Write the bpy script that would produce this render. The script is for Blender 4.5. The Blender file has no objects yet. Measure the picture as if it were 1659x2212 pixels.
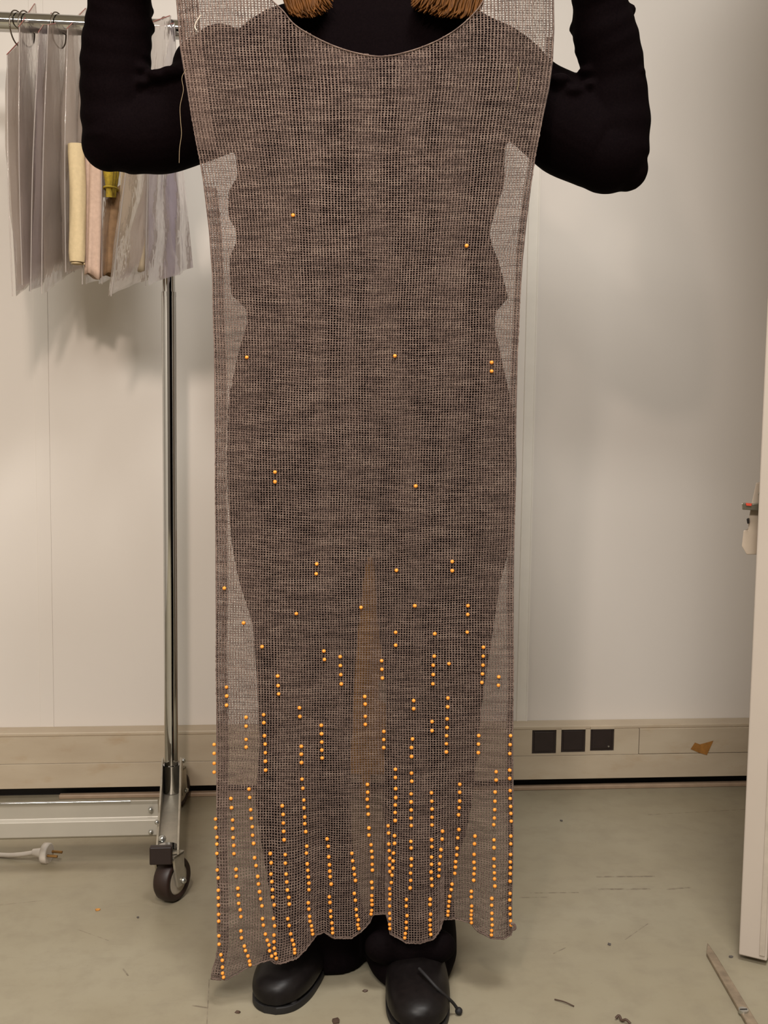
import bpy, bmesh, math, random
import numpy as np
from mathutils import Vector, Matrix

# ------------------------------------------------------------------ camera, world, lights, exposure
SC = bpy.context.scene
COL = SC.collection
F, CX, CY = 2300.0, 829.5, 1106.0          # focal length in pixels of the 1659 x 2212 frame
H = 0.80                                    # camera height
TH, RO, YAW = math.radians(5.1), 0.0125, math.radians(5.1)
ct, st, cr, sr = math.cos(TH), math.sin(TH), math.cos(RO), math.sin(RO)
ca, sa = math.cos(YAW), math.sin(YAW)

def W(p):
    """camera-aligned ground frame (right, forward, up) -> world"""
    p = np.asarray(p, float)
    return np.stack([p[..., 0]*ca + p[..., 1]*sa, -p[..., 0]*sa + p[..., 1]*ca, p[..., 2]], -1)

cam = bpy.data.cameras.new('camera'); cam_o = bpy.data.objects.new('camera', cam); COL.objects.link(cam_o)
cam.sensor_fit = 'HORIZONTAL'; cam.sensor_width = 36.0; cam.lens = 36.0*F/1659.0
cam.clip_start = 0.02
Rv, Uv, Fv = np.array([1., 0, 0]), np.array([0, st, ct]), np.array([0, ct, -st])
Xc, Yc, Zc = W(cr*Rv + sr*Uv), W(-sr*Rv + cr*Uv), W(-Fv)
M4 = Matrix.Identity(4)
for i in range(3):
    M4[i][0], M4[i][1], M4[i][2] = Xc[i], Yc[i], Zc[i]
M4[2][3] = H
cam_o.matrix_world = M4
SC.camera = cam_o

SC.view_settings.view_transform = 'Standard'; SC.view_settings.look = 'None'
SC.view_settings.gamma = 1.0; SC.view_settings.use_curve_mapping = False
SC.view_settings.exposure = 0.05
SC.cycles.max_bounces = 5; SC.cycles.diffuse_bounces = 3; SC.cycles.glossy_bounces = 2; SC.cycles.transmission_bounces = 2
SC.cycles.transparent_max_bounces = 28; SC.cycles.adaptive_threshold = 0.025; SC.cycles.caustics_reflective = False; SC.cycles.caustics_refractive = False

wd = bpy.data.worlds.new('world'); SC.world = wd; wd.use_nodes = True
wd.node_tree.nodes['Background'].inputs[0].default_value = (1.0, 0.97, 0.82, 1)
wd.node_tree.nodes['Background'].inputs[1].default_value = 0.06

def area_light(name, loc, target, size, power, color, shape='DISK', size_y=None):
    l = bpy.data.lights.new(name, 'AREA'); l.energy = power; l.color = color; l.shape = shape; l.size = size
    if size_y: l.size_y = size_y
    o = bpy.data.objects.new(name, l); COL.objects.link(o); o.location = Vector(loc)
    o.rotation_euler = (Vector(target) - Vector(loc)).to_track_quat('-Z', 'Y').to_euler()
    return o
key = area_light('flash_light', W([-0.20, 0.165, 1.62]), W([-0.65, 2.0, 0.55]), 0.09, 3.5, (1.0, 0.83, 0.72))
key.data.spread = math.radians(90)
area_light('ceiling_light', (0.38, 0.35, 2.70), (0.38, 0.35, 0), 0.6, 50.0, (1.0, 0.97, 0.93), 'RECTANGLE', 0.6)
area_light('ceiling_light_rear', (-0.75, -1.5, 2.70), (-0.75, -1.5, 0), 1.4, 132.0, (1.0, 0.965, 0.91), 'RECTANGLE', 0.9)

# ------------------------------------------------------------------ projection helpers
def ray(px, py):
    a = (np.asarray(px, float)-CX)/F; b = (np.asarray(py, float)-CY)/F
    a2 = a*cr + b*sr; b2 = -a*sr + b*cr
    return a2, ct - b2*st, -st - b2*ct
def P(px, py, v):
    """pixel on the plane at forward distance v, in the camera-aligned ground frame"""
    du, dv, dz = ray(px, py); t = v/dv
    return np.stack(np.broadcast_arrays(du*t, v+0*t, H+dz*t), -1)
def PW(px, py, Y):
    """pixel on the world plane y = Y (parallel to the back wall), world coordinates"""
    du, dv, dz = ray(px, py); t = Y/(-du*sa + dv*ca)
    return W(np.stack(np.broadcast_arrays(du*t, dv*t, H+dz*t), -1))
def FP(px, py, z=0.0):
    """pixel on the horizontal plane at height z, world coordinates"""
    du, dv, dz = ray(px, py); t = (z-H)/dz
    return W(np.stack(np.broadcast_arrays(du*t, dv*t, z+0*t), -1))

# ------------------------------------------------------------------ object helpers
def base_of(o):
    v = np.zeros(3)
    while o is not None:
        v += np.array(o.location); o = o.parent
    return v
def raw_mesh(name, verts, faces, smooth=True):
    me = bpy.data.meshes.new(name)
    me.from_pydata([tuple(map(float, p)) for p in verts], [], [tuple(map(int, f)) for f in faces])
    me.update()
    if smooth: me.polygons.foreach_set('use_smooth', [len(f) <= 4 for f in faces])
    return me
def big_mesh(name, verts, quads, smooth=True):
    verts = np.asarray(verts, np.float32); quads = np.asarray(quads, np.int32)
    me = bpy.data.meshes.new(name)
    me.vertices.add(len(verts)); me.vertices.foreach_set('co', verts.ravel())
    me.loops.add(quads.size); me.loops.foreach_set('vertex_index', quads.ravel())
    me.polygons.add(len(quads)); me.polygons.foreach_set('loop_start', np.arange(0, quads.size, 4, dtype=np.int32))
    me.polygons.foreach_set('loop_total', np.full(len(quads), 4, np.int32))
    me.polygons.foreach_set('use_smooth', np.full(len(quads), smooth))
    me.update(calc_edges=True)
    return me
def link(name, me, mat, parent=None):
    o = bpy.data.objects.new(name, me); COL.objects.link(o)
    if mat is not None:
        me.materials.clear(); me.materials.append(mat)
    if parent is not None: o.parent = parent
    return o
def obj(name, verts, faces, mat, parent=None, smooth=True, bevel=0.0):
    """verts in world coordinates"""
    b = base_of(parent) if parent is not None else np.zeros(3)
    me = raw_mesh(name, np.asarray(verts, float)-b, faces, smooth)
    o = link(name, me, mat, parent)
    if bevel: 
        m = o.modifiers.new('bevel', 'BEVEL'); m.width = bevel; m.segments = 2; m.limit_method = 'ANGLE'
    return o
def tag(o, label, cat, group=None, kind=None):
    if label: o['label'] = label
    if cat: o['category'] = cat
    if group: o['group'] = group
    if kind: o['kind'] = kind
    return o
def thing(name, loc, label, cat, group=None, kind=None):
    o = bpy.data.objects.new(name, None); COL.objects.link(o); o.location = Vector([float(x) for x in loc])
    o.empty_display_size = 0.05
    return tag(o, label, cat, group, kind)
class MB:
    def __init__(s): s.v, s.f, s.n = [], [], 0
    def add(s, v, f):
        v = np.asarray(v, float); s.v.append(v); s.f += [tuple(i+s.n for i in q) for q in f]; s.n += len(v); return s
    def build(s, name, mat, parent=None, smooth=True, bevel=0.0):
        return obj(name, np.concatenate(s.v), s.f, mat, parent, smooth, bevel)
def box(c, sz, ax=None):
    c = np.asarray(c, float); ax = np.eye(3) if ax is None else np.asarray(ax, float)
    v = [c + ax[0]*sz[0]*i/2 + ax[1]*sz[1]*j/2 + ax[2]*sz[2]*k/2 for i in (-1, 1) for j in (-1, 1) for k in (-1, 1)]
    return v, [(0, 1, 3, 2), (4, 6, 7, 5), (0, 4, 5, 1), (2, 3, 7, 6), (0, 2, 6, 4), (1, 5, 7, 3)]
def loft(rings, cap=True, closed=True):
    n, m = len(rings), len(rings[0]); v = np.concatenate([np.asarray(r, float) for r in rings]); f = []
    for i in range(n-1):
        for j in range(m if closed else m-1):
            k = (j+1) % m
            f.append((i*m+j, i*m+k, (i+1)*m+k, (i+1)*m+j))
    if cap and closed:
        # caps get vertices of their own so that the side keeps its smooth normals to the end
        v = np.concatenate([v, v[:m], v[(n-1)*m:n*m]])
        f.append(tuple(n*m+j for j in range(m-1, -1, -1))); f.append(tuple((n+1)*m+j for j in range(m)))
    return v, f
def frames(path):
    p = np.asarray(path, float); t = np.gradient(p, axis=0); t /= np.linalg.norm(t, axis=1)[:, None]+1e-12
    up = np.array([0, 0, 1.]) if abs(t[0][2]) < .9 else np.array([0, 1., 0])
    n = np.cross(t[0], up); n /= np.linalg.norm(n); N = []
    for i in range(len(p)):
        n = n - t[i]*np.dot(n, t[i]); n /= np.linalg.norm(n); N.append(n)
    N = np.array(N); return p, t, N, np.cross(t, N)
def tube(path, r, seg=12, cap=True, fn=None):
    p, t, N, B = frames(path); r = np.broadcast_to(np.asarray(r, float), (len(p),)); rings = []
    for i in range(len(p)):
        a = np.linspace(0, 2*math.pi, seg, endpoint=False)
        k = np.ones(seg) if fn is None else fn(i, a)
        rings.append(p[i] + (np.cos(a)*k*r[i])[:, None]*N[i] + (np.sin(a)*k*r[i])[:, None]*B[i])
    return loft(rings, cap)
def spline(pts, n):
    """Catmull-Rom through points (any dimension)"""
    p = np.asarray(pts, float); p = np.vstack([2*p[0]-p[1], p, 2*p[-1]-p[-2]]); k = len(p)-3; out = []
    for x in np.linspace(0, k, n):
        i = min(int(x), k-1); t = x-i; a, b, c, d = p[i], p[i+1], p[i+2], p[i+3]
        out.append(.5*((2*b) + (-a+c)*t + (2*a-5*b+4*c-d)*t*t + (-a+3*b-3*c+d)*t**3))
    return np.array(out)
def disc_tube(c, axis, r, h, seg=24):
    c = np.asarray(c, float); axis = np.asarray(axis, float)/np.linalg.norm(axis)
    return tube([c-axis*h/2, c+axis*h/2], r, seg)
def sphere(c, r, seg=12, rings=8, sc=(1, 1, 1)):
    c = np.asarray(c, float); v = [c+np.array([0, 0, r*sc[2]])]; f = []
    for i in range(1, rings):
        th = math.pi*i/rings
        for j in range(seg):
            a = 2*math.pi*j/seg
            v.append(c+np.array([r*sc[0]*math.sin(th)*math.cos(a), r*sc[1]*math.sin(th)*math.sin(a), r*sc[2]*math.cos(th)]))
    v.append(c-np.array([0, 0, r*sc[2]])); e = len(v)-1
    for j in range(seg):
        k = (j+1) % seg; f.append((0, 1+j, 1+k)); f.append((e, e-seg+k, e-seg+j))
    for i in range(rings-2):
        for j in range(seg):
            k = (j+1) % seg; a = 1+i*seg; f.append((a+j, a+seg+j, a+seg+k, a+k))
    return v, f
def remesh(name, mb, mat, parent, voxel=0.005, smooth=6, fac=0.5):
    """one continuous skin around overlapping closed shapes"""
    b = base_of(parent) if parent is not None else np.zeros(3)
    me = raw_mesh(name+'_source', np.concatenate(mb.v)-b, mb.f)
    o = bpy.data.objects.new(name+'_source', me); COL.objects.link(o)
    m = o.modifiers.new('r', 'REMESH'); m.mode = 'VOXEL'; m.voxel_size = voxel; m.use_smooth_shade = True
    if smooth:
        s = o.modifiers.new('s', 'SMOOTH'); s.iterations = smooth; s.factor = fac
    dg = bpy.context.evaluated_depsgraph_get(); ev = o.evaluated_get(dg)
    nm = bpy.data.meshes.new_from_object(ev, preserve_all_data_layers=False, depsgraph=dg)
    bpy.data.objects.remove(o); bpy.data.meshes.remove(me); nm.name = name
    nm.polygons.foreach_set('use_smooth', [True]*len(nm.polygons))
    return link(name, nm, mat, parent)

# ------------------------------------------------------------------ materials
def srgb(r, g, b):
    f = lambda c: c/12.92 if c <= .04045 else ((c+.055)/1.055)**2.4
    return (f(r/255), f(g/255), f(b/255), 1)
class NT:
    def __init__(s, name):
        s.m = bpy.data.materials.new(name); s.m.use_nodes = True; s.t = s.m.node_tree; s.b = s.t.nodes['Principled BSDF']
        s._g = None
    def n(s, typ, **kw):
        x = s.t.nodes.new(typ)
        for k, v in kw.items():
            if hasattr(x, k) and k not in x.inputs: setattr(x, k, v)
            else: x.inputs[k].default_value = v
        return x
    def l(s, a, b): s.t.links.new(a, b)
    def geo(s):
        if s._g is None: s._g = s.n('ShaderNodeNewGeometry')
        return s._g.outputs['Position']
    def noise(s, scale, detail=4, stretch=(1, 1, 1), rough=.55, loc=(0, 0, 0)):
        mp = s.n('ShaderNodeMapping'); mp.inputs['Scale'].default_value = stretch; mp.inputs['Location'].default_value = loc
        s.l(s.geo(), mp.inputs['Vector']); x = s.n('ShaderNodeTexNoise'); x.inputs['Scale'].default_value = scale
        x.inputs['Detail'].default_value = detail; x.inputs['Roughness'].default_value = rough; s.l(mp.outputs[0], x.inputs['Vector'])
        return x.outputs['Fac']
    def ramp(s, fac, stops):
        r = s.n('ShaderNodeValToRGB'); s.l(fac, r.inputs[0]); e = r.color_ramp.elements
        while len(e) < len(stops): e.new(.5)
        for i, (p, c) in enumerate(stops): e[i].position = p; e[i].color = c if len(c) == 4 else (*c, 1)
        return r.outputs[0]
    def mix(s, fac, a, b, mode='MIX'):
        x = s.n('ShaderNodeMix', data_type='RGBA', blend_type=mode)
        for v, i in ((fac, 0), (a, 6), (b, 7)):
            if hasattr(v, 'links'): s.l(v, x.inputs[i])
            else: x.inputs[i].default_value = v
        return x.outputs[2]
    def math(s, op, a, b=None, c=None):
        x = s.n('ShaderNodeMath', operation=op)
        for i, v in enumerate((a, b, c)):
            if v is None: continue
            if hasattr(v, 'links'): s.l(v, x.inputs[i])
            else: x.inputs[i].default_value = v
        return x.outputs[0]
    def bump(s, h, strength=.2, dist=.002):
        x = s.n('ShaderNodeBump'); x.inputs['Strength'].default_value = strength; x.inputs['Distance'].default_value = dist
        s.l(h, x.inputs['Height']); s.l(x.outputs[0], s.b.inputs['Normal'])
    def color(s, c):
        if hasattr(c, 'links'): s.l(c, s.b.inputs['Base Color'])
        else: s.b.inputs['Base Color'].default_value = c
    def set(s, **kw):
        for k, v in kw.items(): s.b.inputs[k.replace('_', ' ')].default_value = v
        return s
def mat(name, col, rough=.6, metal=0.0, var=.12, scale=40, stretch=(1, 1, 1), bump=0.0, bdist=.001, **kw):
    t = NT(name); n = t.noise(scale, 4, stretch)
    d = tuple(max(0, c*(1-var)) for c in col[:3])+(1,); u = tuple(min(1, c*(1+var)) for c in col[:3])+(1,)
    t.color(t.ramp(n, [(.3, d), (.7, u)])); t.set(Roughness=rough, Metallic=metal)
    if bump: t.bump(n, bump, bdist)
    for k, v in kw.items(): t.b.inputs[k.replace('_', ' ')].default_value = v
    return t.m

# ------------------------------------------------------------------ setting
YW = 2.243                                   # back wall plane
def wall_material():
    t = NT('painted wall'); big = t.noise(1.6, 3); fine = t.noise(160, 3)
    t.color(t.mix(t.math('MULTIPLY', big, .35), srgb(216, 209, 201), srgb(210, 202, 192)))
    t.set(Roughness=.55); t.bump(fine, .06, .0006); return t.m
def floor_material():
    t = NT('worn painted floor')
    big = t.noise(3.0, 5); mid = t.noise(22, 5, rough=.65); streak = t.noise(9, 6, (1, 9, 1), .7, (3, 1, 0)); speck = t.noise(240, 2)
    c = t.ramp(big, [(.3, srgb(150, 142, 122)), (.7, srgb(138, 128, 106))])
    c = t.mix(t.math('MULTIPLY', t.ramp(mid, [(.46, (0, 0, 0)), (.74, (1, 1, 1))]), .45), c, srgb(124, 114, 97))
    c = t.mix(t.math('MULTIPLY', t.ramp(streak, [(.60, (0, 0, 0)), (.75, (1, 1, 1))]), .28), c, srgb(108, 98, 86))
    c = t.mix(t.math('MULTIPLY', t.ramp(speck, [(.70, (0, 0, 0)), (.76, (1, 1, 1))]), .35), c, srgb(86, 72, 58))
    # scuff marks on the paint: short dark lines, each in its place on the floor
    marks = [((1288, 1894), (1415, 1893), .004), ((1292, 1921), (1405, 1920), .0045), ((1440, 1921), (1492, 1917), .004), ((1145, 1929), (1250, 1928), .0025),
             ((1120, 1939), (1182, 1938), .0025), ((415, 2172), (448, 2177), .0025), ((452, 2115), (447, 2212), .0010), ((265, 2092), (277, 2108), .002),
             ((1195, 2060), (1222, 2047), .0015), ((1350, 2030), (1400, 1995), .0012), ((0, 1955), (95, 1945), .0012), ((160, 2005), (235, 2032), .0010),
             ((1400, 1760), (1620, 1748), .0022), ((905, 2185), (960, 2212), .001)]
    sep = t.n('ShaderNodeSeparateXYZ'); t.l(t.geo(), sep.inputs[0]); X, Y = sep.outputs[0], sep.outputs[1]; tot = None
    for a, b, w in marks:
        p, q = FP(*a), FP(*b); d = (q-p)[:2]; L = float(np.linalg.norm(d)); d = d/L; c0 = (p+q)[:2]/2
        along = t.math('ADD', t.math('MULTIPLY', t.math('SUBTRACT', X, float(c0[0])), float(d[0])), t.math('MULTIPLY', t.math('SUBTRACT', Y, float(c0[1])), float(d[1])))
        across = t.math('ADD', t.math('MULTIPLY', t.math('SUBTRACT', X, float(c0[0])), float(-d[1])), t.math('MULTIPLY', t.math('SUBTRACT', Y, float(c0[1])), float(d[0])))
        m = t.math('MULTIPLY', t.math('LESS_THAN', t.math('ABSOLUTE', along), L/2), t.math('SUBTRACT', 1.0, t.math('MINIMUM', 1.0, t.math('DIVIDE', t.math('ABSOLUTE', across), w))))
        tot = m if tot is None else t.math('MAXIMUM', tot, m)
    br = t.ramp(t.noise(90, 3), [(.38, (.1, .1, .1)), (.6, (1, 1, 1))])
    c = t.mix(t.math('MULTIPLY', t.math('MULTIPLY', tot, br), .85), c, srgb(88, 74, 62))
    t.color(c); t.set(Roughness=.42); t.bump(mid, .12, .001); return t.m
M_wall, M_floor = wall_material(), floor_material()
M_ceil = mat('ceiling paint', srgb(205, 200, 188), .8, var=.03, scale=6)
X0, X1, YB, ZC = -2.6, 2.6, -3.2, 2.75
def struct(name, vf, m, bevel=0.0):
    o = obj(name, vf[0], vf[1], m, None, False, bevel); o['kind'] = 'structure'; return o
struct('floor', box([(X0+X1)/2, (YB+YW)/2, -.05], [X1-X0, YW-YB+.2, .1]), M_floor)
struct('wall_back', box([0, YW+.06, ZC/2], [X1-X0+.2, .12, ZC]), M_wall)
struct('wall_left', box([X0-.06, (YB+YW)/2, ZC/2], [.12, YW-YB, ZC]), M_wall)
struct('wall_right', box([X1+.06, (YB+YW)/2, ZC/2], [.12, YW-YB, ZC]), M_wall)
struct('wall_front', box([0, YB-.06, ZC/2], [X1-X0+.2, .12, ZC]), mat('dark grey for chrome reflections', srgb(96, 88, 80), .7, var=.04, scale=5))  # unseen wall, its dark colour added to put dark streaks in the chrome
struct('ceiling', box([0, (YB+YW)/2, ZC+.05], [X1-X0+.2, YW-YB+.2, .1]), M_ceil)
# raised cover strips over the joints of the wall boards
M_strip = mat('painted joint strip', srgb(222, 216, 206), .4, var=.02)
for k, (px, w, dp) in enumerate([(1140, .024, .0045), (93, .028, .0016)]):
    x = float(PW(px, 1000, YW)[0])
    o = obj(f'trim_{k+1}', *box([x, YW-dp*.4, 1.40], [w, dp, 2.66]), M_strip if k == 0 else M_wall, None, False, .0004); o['kind'] = 'structure'
    for s in ((-1, 1) if k == 0 else ()):
        obj('strip_lip', *box([x+s*(w/2-.002), YW-.0040, 1.40], [.003, .004, 2.66]), M_strip, o, False)
# wall base coloured near-black for the shade in the gap below the trunking, pale strip lying in front of it
M_gap_shade = mat('gap shade black', (.008, .006, .006, 1), .6)
M_trk = NT('aged trunking plastic'); _n = M_trk.noise(5, 5, (1, 1, 3)); _s = M_trk.noise(14, 6, (1, 1, 2.5), .6, (2, 0, 5))
M_trk.color(M_trk.mix(M_trk.math('MULTIPLY', M_trk.ramp(_s, [(.56, (0, 0, 0)), (.8, (1, 1, 1))]), .4), M_trk.ramp(_n, [(.3, srgb(188, 174, 152)), (.7, srgb(174, 158, 136))]), srgb(160, 126, 84)))
M_trk.set(Roughness=.5); M_trk = M_trk.m
ob = obj('baseboard_back', *box([0, YW-.006, .02], [X1-X0-.01, .012, .04]), M_gap_shade, None, False); ob['kind'] = 'structure'
xs = float(FP(136, 1712)[0])
M_pale = mat('pale strip', srgb(150, 128, 106), .5)
o = obj('floor_strip', *box([(xs+1.6)/2, YW-.036, .0045], [1.6-xs, .014, .009]), M_pale, None, False, .002)
tag(o, 'thin pale strip lying on the floor in the gap under the wall trunking', 'strip')
# --- cable trunking
YF = YW-.048; ZT, ZB = float(PW(829, 1574, YF)[2]), float(PW(829, 1690, YF)[2])
zs = float(PW(829, 1638, YF)[2])
tk = thing('cable_trunking', (0, YW, ZB), 'beige cable trunking running low along the white wall with three dark sockets', 'trunking')
L = X1-X0-.04
obj('back_channel', *box([0, YW-.02, (ZT+ZB)/2], [L, .039, ZT-ZB-.002]), M_trk, tk, False)
obj('top_edge', *box([0, YW-.0225, ZT-.004], [L, .045, .008]), M_trk, tk, False, .002)
obj('lower_cover', *box([0, YF+.004, (ZB+zs)/2-.0003], [L, .008, zs-ZB-.0006]), M_trk, tk, False, .0008)
xj = float(PW(1381, 1590, YF)[0])
zu = (zs+ZT-.009)/2
cuts = [(-L/2, xj-.0008), (xj+.0008, L/2)]
# three square openings punched through the left upper cover: cover is built around them
socks = []
for pa, pb in (((1150, 1577), (1201, 1628)), ((1213, 1574), (1264, 1625)), ((1276, 1571), (1326, 1622))):
    A, B = PW(*pa, YF), PW(*pb, YF); socks.append((A[0], B[0], B[2], A[2]))
zlo, zhi = zs+.0003, ZT-.0078
mb = MB(); xa = -L/2
s0 = min(s[2] for s in socks); s1 = max(s[3] for s in socks)
def bx(mb, x0, x1, z0, z1, y0=YF, y1=YF+.008): mb.add(*box([(x0+x1)/2, (y0+y1)/2, (z0+z1)/2], [x1-x0, y1-y0, z1-z0]))
for s in socks: bx(mb, xa, s[0], zlo, zhi); bx(mb, s[0], s[1], s[3], zhi); xa = s[1]
for s in socks:
    if s[2] > zlo: bx(mb, s[0], s[1], zlo, s[2])
bx(mb, xa, xj-.0008, zlo, zhi); mb.build('upper_cover', M_trk, tk, False)
obj('upper_cover', *box([(xj+.0008+L/2)/2, YF+.004, (zlo+zhi)/2], [L/2-xj-.0008, .008, zhi-zlo]), M_trk, tk, False, .0012)
M_sock = mat('dark socket plastic', srgb(40, 30, 28), .45)
M_scr = mat('screw metal', srgb(190, 190, 185), .25, .9)
for s in socks:
    c = [(s[0]+s[1])/2, YF+.0055, (s[2]+s[3])/2]; w, h = s[1]-s[0]-.001, s[3]-s[2]-.001
    so = obj('socket_cover', *box(c, [w, .005, h]), M_sock, tk, False, .001); so['label'] = 'dark square blank socket cover'
    obj('cover_bevel', *box([c[0], c[1]-.003, c[2]], [w*.82, .0022, h*.82]), M_sock, so, False, .001)
obj('screw', *disc_tube([socks[2][1]-.012, YF+.0005, socks[2][2]+.010], [0, 1, 0], .002, .002, 10), M_scr, tk)
# brown torn tape on the trunking
tp = [(1492, 1618), (1501, 1604), (1512, 1608), (1541, 1600), (1533, 1618), (1527, 1631), (1510, 1626)]
fr = [PW(a, b, YF-.0012) for a, b in tp]; bk = [PW(a, b, YF-.0002) for a, b in tp]; n = len(tp)
o = obj('tape_scrap', fr+bk, [tuple(range(n))]+[tuple(range(2*n-1, n-1, -1))]+[(i, n+i, n+(i+1) % n, (i+1) % n) for i in range(n)], mat('brown tape', srgb(152, 104, 48), .5, var=.2, scale=90), None, False)
tag(o, 'torn scrap of brown tape stuck on the trunking near the door', 'tape')
# --- brown upright panel behind the legs
M_brown = mat('brown board', srgb(164, 116, 58), .6, var=.18, scale=8, stretch=(4, 4, .6))
YP = YW-.075
pl = [(690, 1165), (832, 1172), (829, 1462), (818, 1470), (819, 1515), (836, 1524), (836, 1672), (690, 1672)]
fr = [PW(a, b, YP) for a, b in pl]; bk = [np.array(p)+np.array([0, .018, 0]) for p in fr]; n = len(pl)
zmin = min(p[2] for p in fr)
o = obj('leaning_board', fr+bk, [tuple(range(n))]+[tuple(range(2*n-1, n-1, -1))]+[(i, n+i, n+(i+1) % n, (i+1) % n) for i in range(n)], M_brown, None, False)
tag(o, 'brown upright board by the wall, glimpsed through the knit between the legs', 'board')
for px in (705, 790):
    a = PW(px, 1650, YP+.009); obj('foot', *box([a[0], YP+.009, zmin/2+.01], [.02, .016, zmin+.02]), M_brown, o, False, .002)

# ------------------------------------------------------------------ door at the right
M_door = mat('door paint', srgb(186, 174, 162), .4, var=.03, scale=6)
dv0 = FP(1595, 2075)                          # lower corner of the free edge
g = np.array([dv0[0], dv0[1]]); ddir = np.array([math.sin(math.radians(33)), math.cos(math.radians(33))]); dn = np.array([ddir[1], -ddir[0]])
DL, DT, DZ = .80, .040, 2.02
DIR, NRM, UP = np.array([*ddir, 0]), np.array([*dn, 0]), np.array([0, 0, 1.])
ax = [DIR, NRM, UP]
dcorner = np.array([*g, 0])
dr = thing('door_1', dcorner, 'off-white door seen edge-on at the right frame edge with lever handle', 'door', kind='structure')
# leaf shifted so that the free edge's left corner is at dcorner
obj('leaf', *box(dcorner+DIR*DL/2+NRM*DT/2+UP*(DZ/2+.006), [DL, DT, DZ-.006], ax), M_door, dr, False, .002)
obj('edge_seal', *box(dcorner+NRM*(DT-.007)+DIR*.004+UP*(DZ/2+.006), [.012, .008, DZ-.02], ax), mat('door seal', srgb(180, 168, 154), .5), dr, False, .001)
M_plate = mat('beige lock casing', srgb(176, 160, 142), .45, var=.05)
M_steel = mat('brushed steel', srgb(150, 146, 130), .35, .85, var=.15, scale=120)
M_dark = mat('dark metal', srgb(36, 32, 30), .4, .3)
def door_poly(name, pts, depth, m, parent, off=0.0, bevel=.001):
    """outline given in pixels at the door's own distance, extruded along the door"""
    vd = float(dcorner[0]*sa + dcorner[1]*ca)+.045+off
    fr = [W(P(a, b, vd)) for a, b in pts]; bk = [p+DIR*depth for p in fr]; n = len(pts)
    return obj(name, fr+bk, [tuple(range(n))]+[tuple(range(2*n-1, n-1, -1))]+[(i, n+i, n+(i+1) % n, (i+1) % n) for i in range(n)], m, parent, False, bevel)
lk = door_poly('lock_case', [(1648, 1004), (1660, 1002), (1660, 1198), (1613, 1198), (1602, 1180), (1606, 1146), (1616, 1145), (1617, 1122), (1624, 1084), (1633, 1043), (1641, 1043)], .035, M_plate, dr)
lv = door_poly('lever', [(1602, 1087), (1625, 1089), (1640, 1087), (1660, 1084), (1660, 1106), (1640, 1103), (1603, 1101)], .016, M_steel, dr, -.014)
door_poly('red_mark', [(1611, 1086.5), (1624, 1088), (1623, 1093), (1612, 1092)], .003, mat('red enamel', srgb(190, 70, 50), .4), lv, -.0158, 0)
cy = door_poly('lock_cylinder', [(1637, 1064), (1658, 1066), (1658, 1084), (1640, 1083)], .016, M_steel, dr, -.012)
door_poly('blue_mark', [(1643, 1063), (1651, 1064), (1650, 1068), (1643, 1067)], .002, mat('blue enamel', srgb(50, 45, 110), .4), cy, -.0138, 0)
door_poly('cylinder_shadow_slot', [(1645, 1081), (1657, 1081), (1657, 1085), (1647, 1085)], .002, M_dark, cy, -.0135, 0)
door_poly('spindle', [(1643, 1103), (1654, 1103), (1653, 1135), (1642, 1135)], .012, M_steel, dr, -.010)
door_poly('bolt', [(1612, 1120), (1617, 1120), (1618, 1131), (1614, 1132)], .01, M_dark, dr, -.008)
door_poly('keyhole', [(1650, 1162), (1653, 1164), (1652, 1175), (1649, 1174)], .004, M_dark, dr, -.004, 0)
for k in range(3):
    obj('hinge', *tube([dcorner+DIR*(DL+.012)+NRM*(DT*.5)+UP*(z) for z in (.25+.75*k, .35+.75*k)], .009, 12), M_steel, dr)
# metal strip on the floor before the door
cl = [FP(1528, 2043), FP(1548, 2072), FP(1650, 2240), FP(1620, 2240), FP(1526, 2066)]
up = np.array([0, 0, .006]); n = 5
M_alu = mat('worn aluminium strip', srgb(142, 126, 106), .45, .35, var=.25, scale=60)
# extend it past the lower frame edge
e = (cl[2]-cl[1])/np.linalg.norm(cl[2]-cl[1])*.25; cl[2] = cl[2]+e; cl[3] = cl[3]+e
tr = thing('floor_threshold', cl[0], 'worn metal strip screwed to the floor beside the door', 'threshold')
obj('strip', [p+up for p in cl]+cl, [(0, 1, 2, 3, 4), (9, 8, 7, 6, 5)]+[(i, 5+i, 5+(i+1) % 5, (i+1) % 5) for i in range(5)], M_alu, tr, False, .0015)
sp = FP(1606, 2184, .006); sc = obj('screw', *disc_tube(sp, [0, 0, 1], .0065, .005, 16), M_scr, tr); sc['label'] = 'shiny screw head'
obj('screw_slot', *box(sp+np.array([0, 0, .0026]), [.010, .0016, .0008]), M_dark, sc, False)

# ------------------------------------------------------------------ garment rack
M_chr = mat('chrome', (.56, .56, .55, 1), .06, 1.0, var=.02)
M_galv = mat('galvanised steel', srgb(178, 170, 154), .38, .55, var=.10, scale=50)
M_tyre = mat('dark brown tyre', srgb(38, 20, 14), .5, var=.2)
M_hub = mat('pale caster hub', srgb(176, 166, 150), .45)
M_blk = mat('black plastic', srgb(30, 16, 14), .35)
M_beam = mat('pale enamelled beam', srgb(170, 164, 152), .32, .15, var=.05, scale=12)
YR = 1.977
top = PW(372, 66, YR);  zr = float(PW(200, 56, YR)[2])
pb = PW(374, 1690, YR); xp = float(pb[0])-.003; xl = xp-1.275
rk = thing('garment_rack', (xp, YR, 0), 'chrome rolling garment rack hung with clear plastic bags', 'rack')
obj('hanging_rail', *tube([(xl, YR, zr), (xp+.025, YR, zr)], .0165, 24), M_chr, rk)
obj('rail_end_cap', *tube([(xp+.025, YR, zr), (xp+.031, YR, zr)], .0172, 24), M_blk, rk)
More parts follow.
